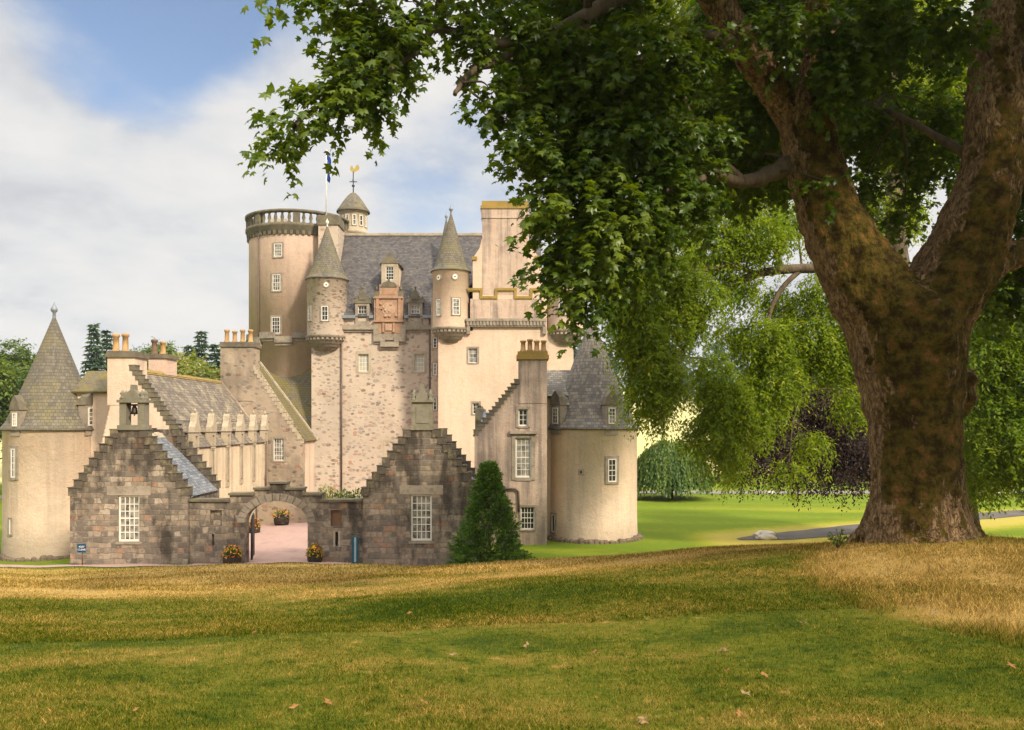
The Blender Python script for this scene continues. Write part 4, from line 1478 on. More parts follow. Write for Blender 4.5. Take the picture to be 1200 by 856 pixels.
CL = PX(151, 38.0)
CR = PX(494, 38.0)
t = lodge('left gate lodge with an open bellcote and bell on its crow-stepped gable', CL, 581, 635, 138.5, 163.5, -.45, 'slate_lodge')
# bellcote
f = front(38.0)
b0, b1 = PX(140, 38), PX(169.3, 38)
bm_ = (b0 + b1) / 2
z0 = PZ(501, 38)
a = MB()
a.fbox(f, b0 - .08, b1 + .08, z0 - .12, z0 + .10, -.58, .08)
a.fbox(f, b0, b0 + .30, z0 + .1, z0 + 1.10, -.5, .02)
a.fbox(f, b1 - .30, b1, z0 + .1, z0 + 1.10, -.5, .02)
a.fbox(f, b0 - .09, b1 + .09, z0 + 1.10, z0 + 1.22, -.6, .1)
a.fbox(f, b0, b1, z0 + 1.22, z0 + 1.30, -.5, .02)
a.wall((f[0] - Y * .02, X, Z, -Y), [(bm_ - .38, z0 + 1.3), (bm_ + .38, z0 + 1.3), (bm_ + .3, z0 + 1.5), (bm_ + .08, z0 + 1.66), (bm_ + .06, z0 + 1.9), (bm_ - .06, z0 + 1.9), (bm_ - .08, z0 + 1.66), (bm_ - .3, z0 + 1.5)], (), .45)
for u in (b0 + .12, b1 - .12):
    for yy in (38.05, 38.42):
        a.lathe((u, yy), [(.11, z0 + 1.28), (.11, z0 + 1.36), (.06, z0 + 1.40), (.13, z0 + 1.5), (.06, z0 + 1.6), (0, z0 + 1.68)], 8)
bc = a.build('bellcote', M['greystone'], t)
a = MB()
a.lathe((bm_ + .0, 38.25), [(0, z0 + .98), (.06, z0 + .97), (.11, z0 + .86), (.13, z0 + .7), (.2, z0 + .58), (.17, z0 + .58), (0, z0 + .8)], 14)
a.box(bm_ - .25, bm_ + .25, 38.2, 38.3, z0 + .96, z0 + 1.04)
a.lathe((bm_, 38.25), [(0, z0 + .7), (.015, z0 + .6), (.04, z0 + .54), (0, z0 + .5)], 8)
a.build('bell', M['bronze'], bc)

t = lodge('right gate lodge with a solid carved stone block crowning its crow-stepped gable', CR, 580, 634, 481.5, 506, -.25, 'slate_lodge')
a = MB()
b0, b1 = PX(482.5, 38), PX(506, 38)
bm_ = (b0 + b1) / 2
a.fbox(f, b0 - .08, b1 + .08, z0 - .12, z0 + .10, -.58, .08)
a.fbox(f, b0, b1, z0 + .1, z0 + 1.12, -.5, .0)
a.fbox(f, b0 + .2, b1 - .12, z0 + .18, z0 + .95, -.1, .03)
a.fbox(f, b0 - .08, b1 + .08, z0 + 1.12, z0 + 1.22, -.58, .09)
a.wall((f[0] - Y * .0, X, Z, -Y), [(bm_ - .26, z0 + 1.22), (bm_ + .26, z0 + 1.22), (bm_ + .26, z0 + 1.42), (bm_ + .1, z0 + 1.62), (bm_ + .05, z0 + 1.92), (bm_ - .05, z0 + 1.92), (bm_ - .1, z0 + 1.62), (bm_ - .26, z0 + 1.42)], (), .45)
for u in (b0 + .08, b1 - .08):
    for yy in (38.07, 38.42):
        a.lathe((u, yy), [(.11, z0 + 1.2), (.11, z0 + 1.28), (.05, z0 + 1.33), (.12, z0 + 1.45), (.05, z0 + 1.56), (0, z0 + 1.72)], 8)
a.build('crowning_block', M['greystone'], t)

# ---- gateway wall with the arch
d = 38.15
t = thing('gateway_wall', 'weathered stone gateway wall with a round arch and stepped coping', 'wall', (PX(324, d), d, 0))
xL, xR = CL + 2.64, CR - 2.64
W = lambda px, py: (PX(px, d), PZ(py, d))
top = [(xR, PZ(588, d)), W(377, 588), W(377, 580.5), W(355, 580.5), W(355, 574), W(335.5, 574), W(335.5, 567), W(316, 567), W(316, 574), W(298, 574), W(298, 580.5), W(269, 580.5), W(269, 588), (xL, PZ(588, d))]
ax0, ax1 = PX(287, d), PX(360.5, d)
am, ah = (ax0 + ax1) / 2, (ax1 - ax0) / 2
zs, zc = PZ(613, d), PZ(587.5, d)
arch = [(am - ah * math.cos(math.pi * i / 24), zs + (zc - zs) * math.sin(math.pi * i / 24)) for i in range(25)]
outl = [(xL, -.5), (ax0, -.5)] + arch + [(ax1, -.5), (xR, -.5)] + top
holes = [rect(*W(246, 617), *W(260, 598)), rect(*W(387.5, 617), *W(400.5, 598)), rect(*W(248, 640), *W(251, 626)), rect(*W(393, 640), *W(396.5, 624))]
a = MB()
a.wall(front(d), outl, holes, .6)
a.build('wall', M['ashlar_wall'], t)
a = MB()
n = 15
for i in range(n):
    t0, t1 = math.pi * i / n + .012, math.pi * (i + 1) / n - .012
    pts = []
    for tt, k in ((t0, 1.0), (t1, 1.0), (t1, 1.25), (t0, 1.25)):
        pts.append((am - ah * k * math.cos(tt), zs + ((zc - zs) + ah * (k - 1)) * math.sin(tt)))
    a.wall((Vector((0, d - .02 - random.uniform(0, .012), 0)), X, Z, -Y), pts, (), .3)
a.build('arch_ring', M['trim'], t)
a = MB()
f = front(d)
tp = [(377, 430, 588), (355, 377, 580.5), (335.5, 355, 574), (316, 335.5, 567), (298, 316, 574), (269, 298, 580.5), (219, 269, 588)]
for x0, x1, yy in tp:
    u0, u1 = max(PX(x0, d), xL) - .04, min(PX(x1, d), xR) + .04
    if x0 == 219:
        u0 = xL + .005
    if x1 == 430:
        u1 = xR - .005
    zz = PZ(yy, d)
    uu = u0
    while uu < u1 - .05:
        e = min(uu + random.uniform(.5, .8), u1)
        if u1 - e < .3:
            e = u1
        a.fbox(f, uu, e - .008, zz, zz + .09 + random.uniform(-.01, .02), -.68, .08 + random.uniform(0, .02))
        uu = e
a.build('coping', M['lichen'], t)
a = MB()
a.fbox(f, *sorted((PX(246, d) + .0, PX(260, d))), PZ(617, d), PZ(598, d), -.5, -.14)
a.fbox(f, PX(248, d), PX(251, d), PZ(640, d), PZ(626, d), -.4, -.2)
a.build('recess_panel', M['ashlar'], t)
a = MB()
a.fbox(f, PX(387.5, d), PX(400.5, d), PZ(617, d), PZ(598, d), -.5, -.12)
a.build('recess_panel', M['recess'], t)
a = MB()
a.fbox(f, PX(393, d) - .09, PX(393, d), PZ(641, d), PZ(623, d), -.1, .02)
a.fbox(f, PX(396.5, d), PX(396.5, d) + .09, PZ(641, d), PZ(623, d), -.1, .02)
a.build('slit_jamb', M['trim_pale'], t)
# open iron gate leaves
for x, sg, ln in ((ax0 + .12, 1, 1.45), (ax1 - .08, -1, 1.45)):
    a = MB()
    y0 = d + .62
    zb, zt_ = .25, 2.1
    for i in range(17):
        yy = y0 + ln * i / 16
        xx = x + sg * .06 * i / 16 * (-6.0 if sg == 1 else .3)
        a.tube([(xx, yy, zb), (xx, yy, zt_ + (.12 if i % 2 else .02))], .026 if 0 < i < 16 else .05, 6)
    xe_ = x + sg * .06 * (-6.0 if sg == 1 else .3)
    for zz in (zb + .1, zb + .85, zt_ - .1):
        a.tube([(x, y0, zz), (xe_, y0 + ln, zz)], .025, 6)
    a.build('gate_leaf', M['iron'], t)

# ---- right range
t = thing('courtyard_range', 'pink stained gable house with crow steps and chimney beside the cypress', 'range', (1.1, 45, 0))
d = 45.0
xg, xgl, xgr = PX(624.5, d), PX(556, d), PX(641, d)
hl = [(604, 622.5, 513, 560), (607.5, 618.5, 479.5, 499.5), (610, 626.5, 594, 621)]
hr = [rect(PX(x0, d), PZ(y1, d), PX(x1, d), PZ(y0, d)) for x0, x1, y0, y1 in hl]
gabled(t, xgl, xgr, d, 60.0, -.4, 5.85, 8.7, 'harl_gable', 'slate_speckled', 'lichen', 14, 0, hr, th=.5, topw=.75, sidemat='harl', xr=xg, cap=.09, flat_right=PX(641, d))
f = front(d)
for i, (x0, x1, y0, y1) in enumerate(hl):
    window(t, f, PX((x0 + x1) / 2, d), PZ((y0 + y1) / 2, d), PX(x1, d) - PX(x0, d), PZ(y0, d) - PZ(y1, d), (3, 2, 4)[i], (6, 3, 4)[i], recess=.12, sur=(.2, .12, .1)[i], proud=.05, hood=(i == 0), fw=.08 if i == 0 else .06)
chimney(t, PX(607.5, d), PX(641, d), d - .03, d + 1.3, 7.5, PZ(412, d), 'harl_gable', [(PX(613 + i * 8, d + .5), d + .5) for i in range(4)], 'moss_ridge', poth=(.62, .75), caph=.42, potr=.14)
a = MB()
a.tube([(PX(590, d), d - .1, PZ(573, d)), (PX(604, d), d - .1, PZ(573, d)), (PX(607.5, d), d - .1, PZ(576, d)), (PX(608, d), d - .1, PZ(600, d))], .06, 8)
a.build('downpipe', M['pipe'], t)
# link to right tower
a = MB()
a.box(PX(641, d) + .002, 4.2, 47.1, 50, -.4, PZ(463, 47.1))
a.build('link_wall', M['harl'], t)
r = MB()
zl0, zl1 = PZ(464, 46.8), PZ(434, 48.8)
roof_slab(r, (xg + .6, 46.8, zl0), (4.6, 46.8, zl0), (4.6, 48.8, zl1), (xg + .6, 48.8, zl1))
roof_slab(r, (xg + .6, 50.8, zl0), (4.6, 50.8, zl0), (4.6, 48.8, zl1), (xg + .6, 48.8, zl1))
r.build('link_roof', M['slate_speckled'], t)
# front wing in line with the gable, right of it
# small dormer heads showing above the courtyard eave
sf = side(xgl, -1)
for i in range(3):
    yd = -(46.6 + i * 3)
    a = MB()
    a.wall((sf[0] - X * .02, sf[1], sf[2], sf[3]), [(yd - .4, 5.4), (yd + .4, 5.4), (yd + .4, 6.6), (yd + .12, 7.2), (yd, 7.3), (yd - .12, 7.2), (yd - .4, 6.6)], (), .4)
    finial(a, (xgl + .15, -yd), 7.25, .35)
    dn = a.build('dormer', M['lichen'], t)
    b = MB()
    for sg in (-1, 1):
        roof_slab(b, (xgl + .3, -yd + sg * .5, 6.5), (xgl + 1.5, -yd + sg * .5, 6.5), (xgl + 1.5, -yd, 7.05), (xgl + .3, -yd, 7.05), .08)
    b.build('dormer_roof', M['lead'], dn)


# ================================================================== PLANTS
def norm(a):
    return a / np.maximum(np.linalg.norm(a, axis=-1, keepdims=True), 1e-9)


UP = np.array([0, 0, 1.0])
SYC = (np.array([(0, .38, .05), (0, 0, 0), (.2, .03, -.02), (.48, .16, -.14), (.27, .38, -.03), (.52, .68, -.17), (.2, .64, -.05), (0, 1.0, -.14), (-.2, .64, -.05), (-.52, .68, -.17), (-.27, .38, -.03), (-.48, .16, -.14), (-.2, .03, -.02)]),
       np.array([(0, i, i % 12 + 1) for i in range(1, 13)]))
OVAL = (np.array([(0, 0, 0), (.26, .35, .05), (0, 1, -.1), (-.26, .35, .05)]), np.array([(0, 1, 2), (0, 2, 3)]))
NARROW = (np.array([(0, 0, 0), (.2, .4, .03), (0, 1, -.1), (-.2, .4, .03)]), np.array([(0, 1, 2), (0, 2, 3)]))
NEEDLE = (np.array([(-.12, 0, 0), (.12, 0, 0), (0, 1, -.05)]), np.array([(0, 1, 2)]))


def leaf_arrays(P, A, N, S, tmpl):
    tv, tf = tmpl
    A = norm(A)
    B = norm(np.cross(A, N))
    N2 = np.cross(B, A)
    V = P[:, None, :] + S[:, None, None] * (tv[None, :, 0, None] * B[:, None, :] + tv[None, :, 1, None] * A[:, None, :] + tv[None, :, 2, None] * N2[:, None, :])
    F = (np.arange(len(P)) * len(tv))[:, None, None] + tf[None]
    return V.reshape(-1, 3), F.reshape(-1, tf.shape[1])


def leaf_mesh(name, P, A, N, S, tmpl, mat, parent, rng, rnd=None):
    V, F = leaf_arrays(P, A, N, S, tmpl)
    r = rng.random(len(P)) if rnd is None else np.clip(rnd + rng.normal(0, .18, len(P)), 0, 1)
    lo, hi = V.min(0), V.max(0)
    return np_mesh(name, V, F, mat, parent, np.repeat(r, len(tmpl[0])), False, ((lo[0] + hi[0]) / 2, (lo[1] + hi[1]) / 2, lo[2]))


def sprays(clumps, dens, nleaf, tlen, lsize, rng, origin, droop=.3, shell=.45, flat=.35, jit=.45):
    """Leafy twigs spread through ellipsoid clumps: (centre, radii, tone)."""
    Ps, As, Ns, Ss, Ts = [], [], [], [], []
    org = np.array(origin)
    for c, r, tone in clumps:
        c, r = np.array(c, float), np.array(r, float)
        n = max(4, int(dens * (r[0] * r[1] * r[2]) ** (2 / 3)))
        d = norm(rng.normal(size=(n, 3)))
        rad = shell + (1 - shell) * rng.random(n) ** .7
        st = c + d * r * rad[:, None]
        ow = norm((st - org) * np.array([1, 1, .2]))
        tw = norm(d * .7 + ow * .6 + rng.normal(size=(n, 3)) * jit + np.array([0, 0, -droop]))
        L = tlen * (.6 + .8 * rng.random(n))
        tone_s = tone + rng.normal(0, .15, n)
        tt = (np.arange(nleaf) + .5) / nleaf
        pos = st[:, None, :] + tw[:, None, :] * (L[:, None] * tt)[:, :, None]
        pos[:, :, 2] -= droop * .7 * (L[:, None] * tt[None] ** 2)
        sd = norm(np.cross(tw, UP) + 1e-6)
        sg = np.where(np.arange(nleaf) % 2 == 0, 1.0, -1.0)
        ax = tw[:, None, :] * .55 + sd[:, None, :] * sg[None, :, None] * .8 + np.array([0, 0, -.35]) + rng.normal(size=(n, nleaf, 3)) * .35
        nm = UP * 1.0 + d[:, None, :] * flat + rng.normal(size=(n, nleaf, 3)) * .38
        pos = pos + rng.normal(size=pos.shape) * lsize * .35
        Ps.append(pos.reshape(-1, 3)); As.append(ax.reshape(-1, 3)); Ns.append(nm.reshape(-1, 3))
        Ss.append(lsize * (.5 + .9 * rng.random(n * nleaf)))
        Ts.append(np.repeat(tone_s, nleaf))
    return np.concatenate(Ps), np.concatenate(As), np.concatenate(Ns), np.concatenate(Ss), np.concatenate(Ts)


def P3(px, py, d):
    return Vector((PX(px, d), d, PZ(py, d)))


def smoothline(pts, n=6):
    P = [Vector(p) for p in pts]
    o = []
    for i in range(len(P) - 1):
        p0, p1, p2, p3 = P[max(i - 1, 0)], P[i], P[i + 1], P[min(i + 2, len(P) - 1)]
        for k in range(n):
            t = k / n
            o.append(.5 * ((2 * p1) + (p2 - p0) * t + (2 * p0 - 5 * p1 + 4 * p2 - p3) * t * t + (-p0 + 3 * p1 - 3 * p2 + p3) * t ** 3))
    o.append(P[-1])
    return o


def lerp_list(r, n):
    return [float(np.interp(i / (n - 1), np.linspace(0, 1, len(r)), r)) for i in range(n)]


# ---- the great sycamore
rng = np.random.default_rng(11)
DT = 16.0
tb = P3(1077, 640, DT)
syc = thing('sycamore_tree', 'huge old sycamore with a mossy forked trunk and overhanging leafy boughs', 'tree', (tb.x, tb.y, hz(tb.x, tb.y)))


def ring_limb(mb, rows, seg=40, lump=0.05, seed=0, cap=True):
    """rows: (px, py, width px, depth) -> a limb with uneven round sections."""
    rs = random.Random(seed)
    ph = [rs.uniform(0, 6.28) for _ in range(6)]
    pts = [P3(a, b, d) for a, b, w_, d in rows]
    rad = [w_ * d / 2000.0 for a, b, w_, d in rows]
    pts2 = smoothline(pts, 5)
    rad2 = lerp_list(rad, len(pts2))
    rings = []
    n = len(pts2)
    prev = None
    for i, p in enumerate(pts2):
        dd = (pts2[min(i + 1, n - 1)] - pts2[max(i - 1, 0)]).normalized()
        a = X - dd * X.dot(dd) if prev is None else prev - dd * prev.dot(dd)
        a.normalize()
        prev = a
        b = dd.cross(a)
        row = []
        for k in range(seg):
            th = 2 * math.pi * k / seg
            z = p.z
            m = 1 + lump * (math.sin(3 * th + ph[0] + z * .3) + .7 * math.sin(5 * th + ph[1] - z * .4) + .5 * math.sin(8 * th + ph[2] + z * .8) + .6 * math.sin(2 * th + z * 1.1 + ph[3]))
            row.append(p + (a * math.cos(th) + b * math.sin(th)) * rad2[i] * m)
        rings.append(row)
    for i in range(n - 1):
        for k in range(seg):
            k2 = (k + 1) % seg
            mb.face([rings[i][k], rings[i][k2], rings[i + 1][k2], rings[i + 1][k]], 0, True)
    mb.face(rings[0][::-1], 0)
    mb.face(rings[-1], 0)


a = MB()
ring_limb(a, [(1078, 690, 165, DT), (1078, 665, 150, DT), (1077, 640, 130, DT), (1075, 615, 113, DT), (1073, 585, 103, DT), (1071, 540, 97, DT), (1068, 490, 100, DT), (1064, 440, 114, DT), (1061, 400, 128, DT), (1060, 362, 128, DT), (1068, 345, 84, DT), (1070, 336, 40, DT)], 56, .035, 1)
ring_limb(a, [(1050, 400, 92, DT), (1022, 345, 96, DT), (994, 300, 84, DT + .1), (971, 250, 72, DT + .2), (956, 200, 65, DT + .3), (946, 150, 62, DT + .3), (930, 105, 56, DT + .3)], 40, .03, 2)
ring_limb(a, [(946, 150, 46, DT + .3), (905, 100, 42, DT + .2), (872, 50, 38, DT), (832, -10, 34, DT - .2), (790, -90, 28, DT - .5), (740, -190, 20, DT - 1)], 28, .03, 3)
ring_limb(a, [(950, 165, 50, DT + .3), (958, 105, 42, DT + .5), (957, 40, 38, DT + .8), (950, -40, 34, DT + 1), (960, -150, 26, DT + 1.4), (940, -280, 14, DT + 2)], 28, .03, 4)
ring_limb(a, [(1080, 400, 90, DT), (1102, 350, 92, DT - .1), (1130, 300, 90, DT - .1), (1149, 250, 78, DT - .2), (1163, 200, 70, DT - .2), (1171, 100, 66, DT - .2), (1176, 0, 60, DT), (1190, -110, 50, DT + .4), (1200, -260, 30, DT + 1)], 40, .03, 5)
ring_limb(a, [(1140, 330, 44, DT), (1168, 306, 34, DT + .3), (1205, 292, 30, DT + .8), (1270, 240, 26, DT + 1.5), (1360, 180, 16, DT + 2.5)], 24, .04, 6)
# buttress roots
for i, (ang, ln, w_) in enumerate(((192, .85, .26), (218, .65, .22), (250, .55, .2), (285, .55, .22), (318, .65, .22), (348, .95, .27), (20, 1.3, .3), (100, 1.3, .3), (160, 1.1, .3))):
    an = R(ang)
    dr = Vector((math.cos(an), math.sin(an), 0))
    pts, rr = [], []
    for k in range(7):
        s_ = k / 6
        q_ = Vector((tb.x, tb.y, 0)) + dr * (.42 + ln * s_)
        g_ = hz(q_.x, q_.y)
        pts.append(Vector((q_.x, q_.y, g_ + (1 - s_) ** 2.2 * 1.15 - .09 - .05 * s_)))
        rr.append(w_ * (1 - .72 * s_))
    a.tube(smoothline(pts, 3), lerp_list(rr, 19), 14)
# burl and knots
for px, py, rr in ((1130, 447, .25), (1131, 466, .24), (1124, 480, .2)):
    c = P3(px, py, DT - (.0 if px > 1120 else .78))
    a.lathe((c.x, c.y), [(.02, c.z - rr), (rr * .7, c.z - rr * .75), (rr, c.z), (rr * .75, c.z + rr * .7), (.02, c.z + rr)], 14)
tr = a.build('trunk', M['bark'], syc, merge=True)
md = tr.modifiers.new('fuse', 'REMESH')
md.mode = 'VOXEL'
md.voxel_size = .04
md.use_smooth_shade = True
md = tr.modifiers.new('smooth', 'SMOOTH')
md.iterations = 12
md.factor = .5
tx = bpy.data.textures.new('bark lumps', 'CLOUDS')
tx.noise_scale = .35
tx.noise_depth = 4
md = tr.modifiers.new('lumps', 'DISPLACE')
md.texture = tx
md.texture_coords = 'GLOBAL'
md.strength = .13
md.mid_level = .5
tx = bpy.data.textures.new('bark grain', 'CLOUDS')
tx.noise_scale = .08
tx.noise_depth = 3
md = tr.modifiers.new('grain', 'DISPLACE')
md.texture = tx
md.texture_coords = 'GLOBAL'
md.strength = .045
md.mid_level = .5

branch_rows = [
    [(930, 190, 24, 16.3), (900, 205, 19, 16), (868, 214, 15, 15.6), (838, 205, 12, 15.2), (800, 222, 10, 14.8), (760, 226, 7, 14.4), (715, 240, 4, 14)],
    [(870, 214, 12, 15.6), (835, 180, 10, 15.3), (815, 150, 8, 15), (800, 110, 5, 14.6)],
    [(845, 0, 26, 15.8), (790, -22, 22, 15.4), (740, -10, 20, 15), (690, 18, 18, 14.6), (640, 45, 16, 14.2), (600, 52, 13, 13.9), (560, 44, 11, 13.6), (513, 34, 9, 13.3), (490, 55, 7, 13.2), (468, 76, 6, 13), (430, 92, 5, 12.8), (385, 115, 4, 12.6), (345, 150, 3, 12.4)],
    [(625, 50, 12, 14.1), (580, 72, 10, 13.7), (550, 88, 8, 13.4), (532, 112, 5, 13.2)],
    [(513, 34, 6, 13.3), (480, 22, 5, 13.1), (440, 10, 4, 12.9), (395, 0, 3, 12.6), (350, -6, 2.5, 12.4)],
    [(560, 44, 6, 13.6), (530, 22, 5, 13.5), (500, 8, 4, 13.4), (470, -12, 3, 13.3)],
    [(690, 18, 12, 14.6), (670, 80, 10, 14.4), (660, 150, 8, 14.2), (655, 220, 6, 14), (670, 290, 4, 13.8), (685, 350, 3, 13.7)],
    [(1130, 180, 10, 16.2), (1080, 150, 8, 17), (1040, 130, 6, 17.8), (1000, 120, 4, 18.5)],
    [(955, 60, 14, 16.8), (1000, 10, 11, 17.5), (1060, -30, 8, 18.5)],
    [(870, 50, 14, 16), (800, 40, 11, 15.2), (750, 70, 9, 14.6), (720, 130, 7, 14.2), (700, 190, 5, 14)],
]
bpts = []
for rows in branch_rows:
    a = MB()
    pts = smoothline([P3(p, q_, d_) for p, q_, w_, d_ in rows], 5)
    pts = [p + Vector((random.uniform(-.02, .02), random.uniform(-.02, .02), random.uniform(-.02, .02))) for p in pts]
    a.tube(pts, lerp_list([w_ * d_ / 2000. for p, q_, w_, d_ in rows], len(pts)), 10)
    a.build('branch', M['bark_plain'], syc)
    bpts += pts[::4]
limb_pts = [P3(946, 150, 16.3), P3(905, 100, 16.2), P3(872, 50, 16), P3(832, -10, 15.8), P3(790, -90, 15.5), P3(958, 105, 16.5), P3(957, 40, 16.8), P3(950, -40, 17), P3(960, -150, 17.4), P3(1163, 200, 15.8), P3(1171, 100, 15.8), P3(1176, 0, 16), P3(1190, -110, 16.4), P3(1205, 292, 16.8), P3(1270, 240, 17.5)]
att = bpts + limb_pts

cl = []


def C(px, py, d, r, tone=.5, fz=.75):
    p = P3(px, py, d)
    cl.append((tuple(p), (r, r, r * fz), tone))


# the bough reaching left
for q_ in ((465, 42, 13.2, .36), (450, 62, 13.0, .55), (420, 80, 12.9, .5), (395, 100, 12.7, .42), (362, 120, 12.6, .38), (335, 148, 12.4, .3), (326, 178, 12.4, .14), (432, 112, 12.8, .24), (375, 95, 12.7, .25), (405, 60, 12.9, .35), (440, 20, 13, .45), (395, 0, 12.7, .42), (350, -8, 12.5, .3), (470, 2, 13.3, .3), (330, -20, 12.4, .25), (500, 8, 13.4, .2)):
    C(q_[0] + (28 if 345 < q_[0] < 410 else 6), q_[1], q_[2], q_[3] * .95, .62, .62)
# main curtain of leaves
for q_ in ((548, 20, 13.6, .55), (560, 62, 13.5, .45), (540, 105, 13.2, .28), (575, 110, 13.6, .5), (565, 145, 13.5, .3), (605, 40, 14, .7), (610, 110, 14, .7), (600, 165, 13.8, .45), (618, 205, 13.8, .4), (660, 60, 14.4, .8), (655, 140, 14.2, .8), (650, 210, 14, .6), (655, 262, 13.9, .5), (680, 300, 13.8, .5), (655, 318, 13.8, .33), (640, 312, 13.7, .18), (685, 345, 13.7, .42), (688, 378, 13.7, .22), (715, 345, 13.9, .4), (720, 90, 14.4, .9), (715, 170, 14.2, .9), (715, 245, 14.1, .8), (730, 300, 14, .6), (770, 60, 15, .9), (775, 150, 14.8, .9), (770, 235, 14.6, .75), (800, 195, 14.9, .6), (780, 285, 14.6, .4), (800, 80, 15.2, .7), (820, 250, 15, .4), (830, 150, 15.2, .45)):
    C(q_[0] + (8 if q_[0] < 630 else 0) + (26 if (q_[0] < 665 and 95 < q_[1] < 300) else 0), q_[1] - (12 if q_[1] > 290 else 0), q_[2], q_[3] * (.72 if q_[0] < 630 or q_[1] > 290 else .95), .45)
# outer leaves on the left edge, sunlit look put in by a paler tone
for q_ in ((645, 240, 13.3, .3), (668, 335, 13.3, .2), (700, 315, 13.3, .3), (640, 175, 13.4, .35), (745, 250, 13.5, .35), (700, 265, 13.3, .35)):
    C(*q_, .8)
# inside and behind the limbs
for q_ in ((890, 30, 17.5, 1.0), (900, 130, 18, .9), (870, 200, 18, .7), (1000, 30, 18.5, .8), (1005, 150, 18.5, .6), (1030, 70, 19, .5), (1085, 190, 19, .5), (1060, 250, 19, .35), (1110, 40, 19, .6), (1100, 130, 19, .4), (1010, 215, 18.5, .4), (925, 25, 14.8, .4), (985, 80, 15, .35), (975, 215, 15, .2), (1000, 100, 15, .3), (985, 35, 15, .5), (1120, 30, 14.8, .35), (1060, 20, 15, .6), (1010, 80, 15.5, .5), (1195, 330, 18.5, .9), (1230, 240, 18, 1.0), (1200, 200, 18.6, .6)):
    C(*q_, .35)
# crown above the picture
rr_ = np.random.default_rng(5)
for i in range(44):
    dv_ = norm(rr_.normal(size=3))
    dv_[2] = abs(dv_[2])
    rad = .55 + .45 * rr_.random()
    if i >= 34:  # extra unseen clumps added on the sun side to shade the limbs
        dv_ = norm(dv_ * .8 + np.array([.55, -.5, .3]))
    p = np.array([5.6, 16.2, 15.6]) + dv_ * np.array([8.6, 7.5, 6.5]) * rad
    cl.append((tuple(p), (1.35, 1.35, .95), .5))
for i in range(14):
    an = rr_.random() * 6.28
    p = np.array([7.5 + 6.5 * math.cos(an), 16.5 + 5 * abs(math.sin(an)), 13.2 + rr_.random() * 2.5])
    cl.append((tuple(p), (1.3, 1.3, .9), .4))
for i in range(15):  # unseen clumps added off to the right, only to shade trunk and limbs
    dv_ = rr_.normal(size=3)
    p = np.array([14.2, 9.2, 13.3]) + dv_ * np.array([1.5, 1.3, 1.1])
    cl.append((tuple(p), (1.1, 1.1, .8), .5))
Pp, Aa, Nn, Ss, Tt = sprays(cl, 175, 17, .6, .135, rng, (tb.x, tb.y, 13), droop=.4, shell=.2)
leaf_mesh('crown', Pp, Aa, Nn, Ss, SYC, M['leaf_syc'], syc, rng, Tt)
# twigs from branches into every clump
a = MB()
for c, r_, tone in cl:
    c = Vector(c)
    b = min(att, key=lambda q_: (q_ - c).length)
    ds = (c - b).length
    mid = (b + c) / 2 + Vector((random.uniform(-.15, .15), random.uniform(-.15, .15), .12 * ds))
    a.tube(smoothline([b, mid, c], 4), lerp_list([.02 + .012 * ds, .014 + .005 * ds, .006], 9), 6)
    for k in range(5):
        e = c + Vector((random.uniform(-1, 1) * r_[0], random.uniform(-1, 1) * r_[1], random.uniform(-1, .7) * r_[2]))
        a.tube([c, (c + e) / 2 + Vector((0, 0, .06)), e], [.012, .008, .003], 5)
a.build('twigs', M['twig'], syc)


# ---- generic broadleaf tree
def broadleaf(name, label, cat, base, trunkpts, radii, clumps, mat, dens, nleaf, tlen, lsize, seed, tmpl=OVAL, droop=.25, group=None, att_extra=(), bark='bark_plain', twigs=True, jit=.45):
    rng = np.random.default_rng(seed)
    t = thing(name, label, cat, base, group)
    a = MB()
    pts = smoothline(trunkpts, 5)
    a.tube(pts, lerp_list(radii, len(pts)), 12)
    attp = list(pts[len(pts) // 3:])
    for rows, rad in att_extra:
        q_ = smoothline(rows, 5)
        a.tube(q_, lerp_list(rad, len(q_)), 8)
        attp += q_[::3]
    if twigs:
        for c, r_, tone in clumps:
            c = Vector(c)
            b = min(attp, key=lambda p: (p - c).length + .3 * max(0, p.z - c.z))
            ds = (c - b).length
            rad0 = min(.012 * ds + .02, radii[-1] * .8 + .02)
            a.tube(smoothline([b, (b + c) / 2 + Vector((0, 0, .10 * ds)), c], 4), lerp_list([rad0, rad0 * .6, rad0 * .25], 9), 5)
            for k in range(4):
                e = c + Vector((random.uniform(-1, 1) * r_[0], random.uniform(-1, 1) * r_[1], random.uniform(-1, .7) * r_[2])) * .9
                a.tube([c, e], [rad0 * .3, .006], 4)
    a.build('trunk', M[bark], t)
    Pp, Aa, Nn, Ss, Tt = sprays(clumps, dens, nleaf, tlen, lsize, rng, base if not trunkpts else tuple(Vector(trunkpts[-1])), droop, jit=jit)
    leaf_mesh('crown', Pp, Aa, Nn, Ss, tmpl, M[mat], t, rng, Tt)
    return t


def crown_clumps(c, r, n, cr, seed, tone=.5, low=-.6):
    g_ = np.random.default_rng(seed)
    out = []
    for i in range(n):
        d_ = norm(g_.normal(size=3))
        if d_[2] < low:
            d_[2] = -d_[2]
        k = .45 + .55 * g_.random() ** .6
        p = np.array(c) + d_ * np.array(r) * k
        s_ = cr * (.7 + .6 * g_.random())
        out.append((tuple(p), (s_, s_, s_ * .75), float(np.clip(tone + g_.normal(0, .22), 0, 1))))
    return out


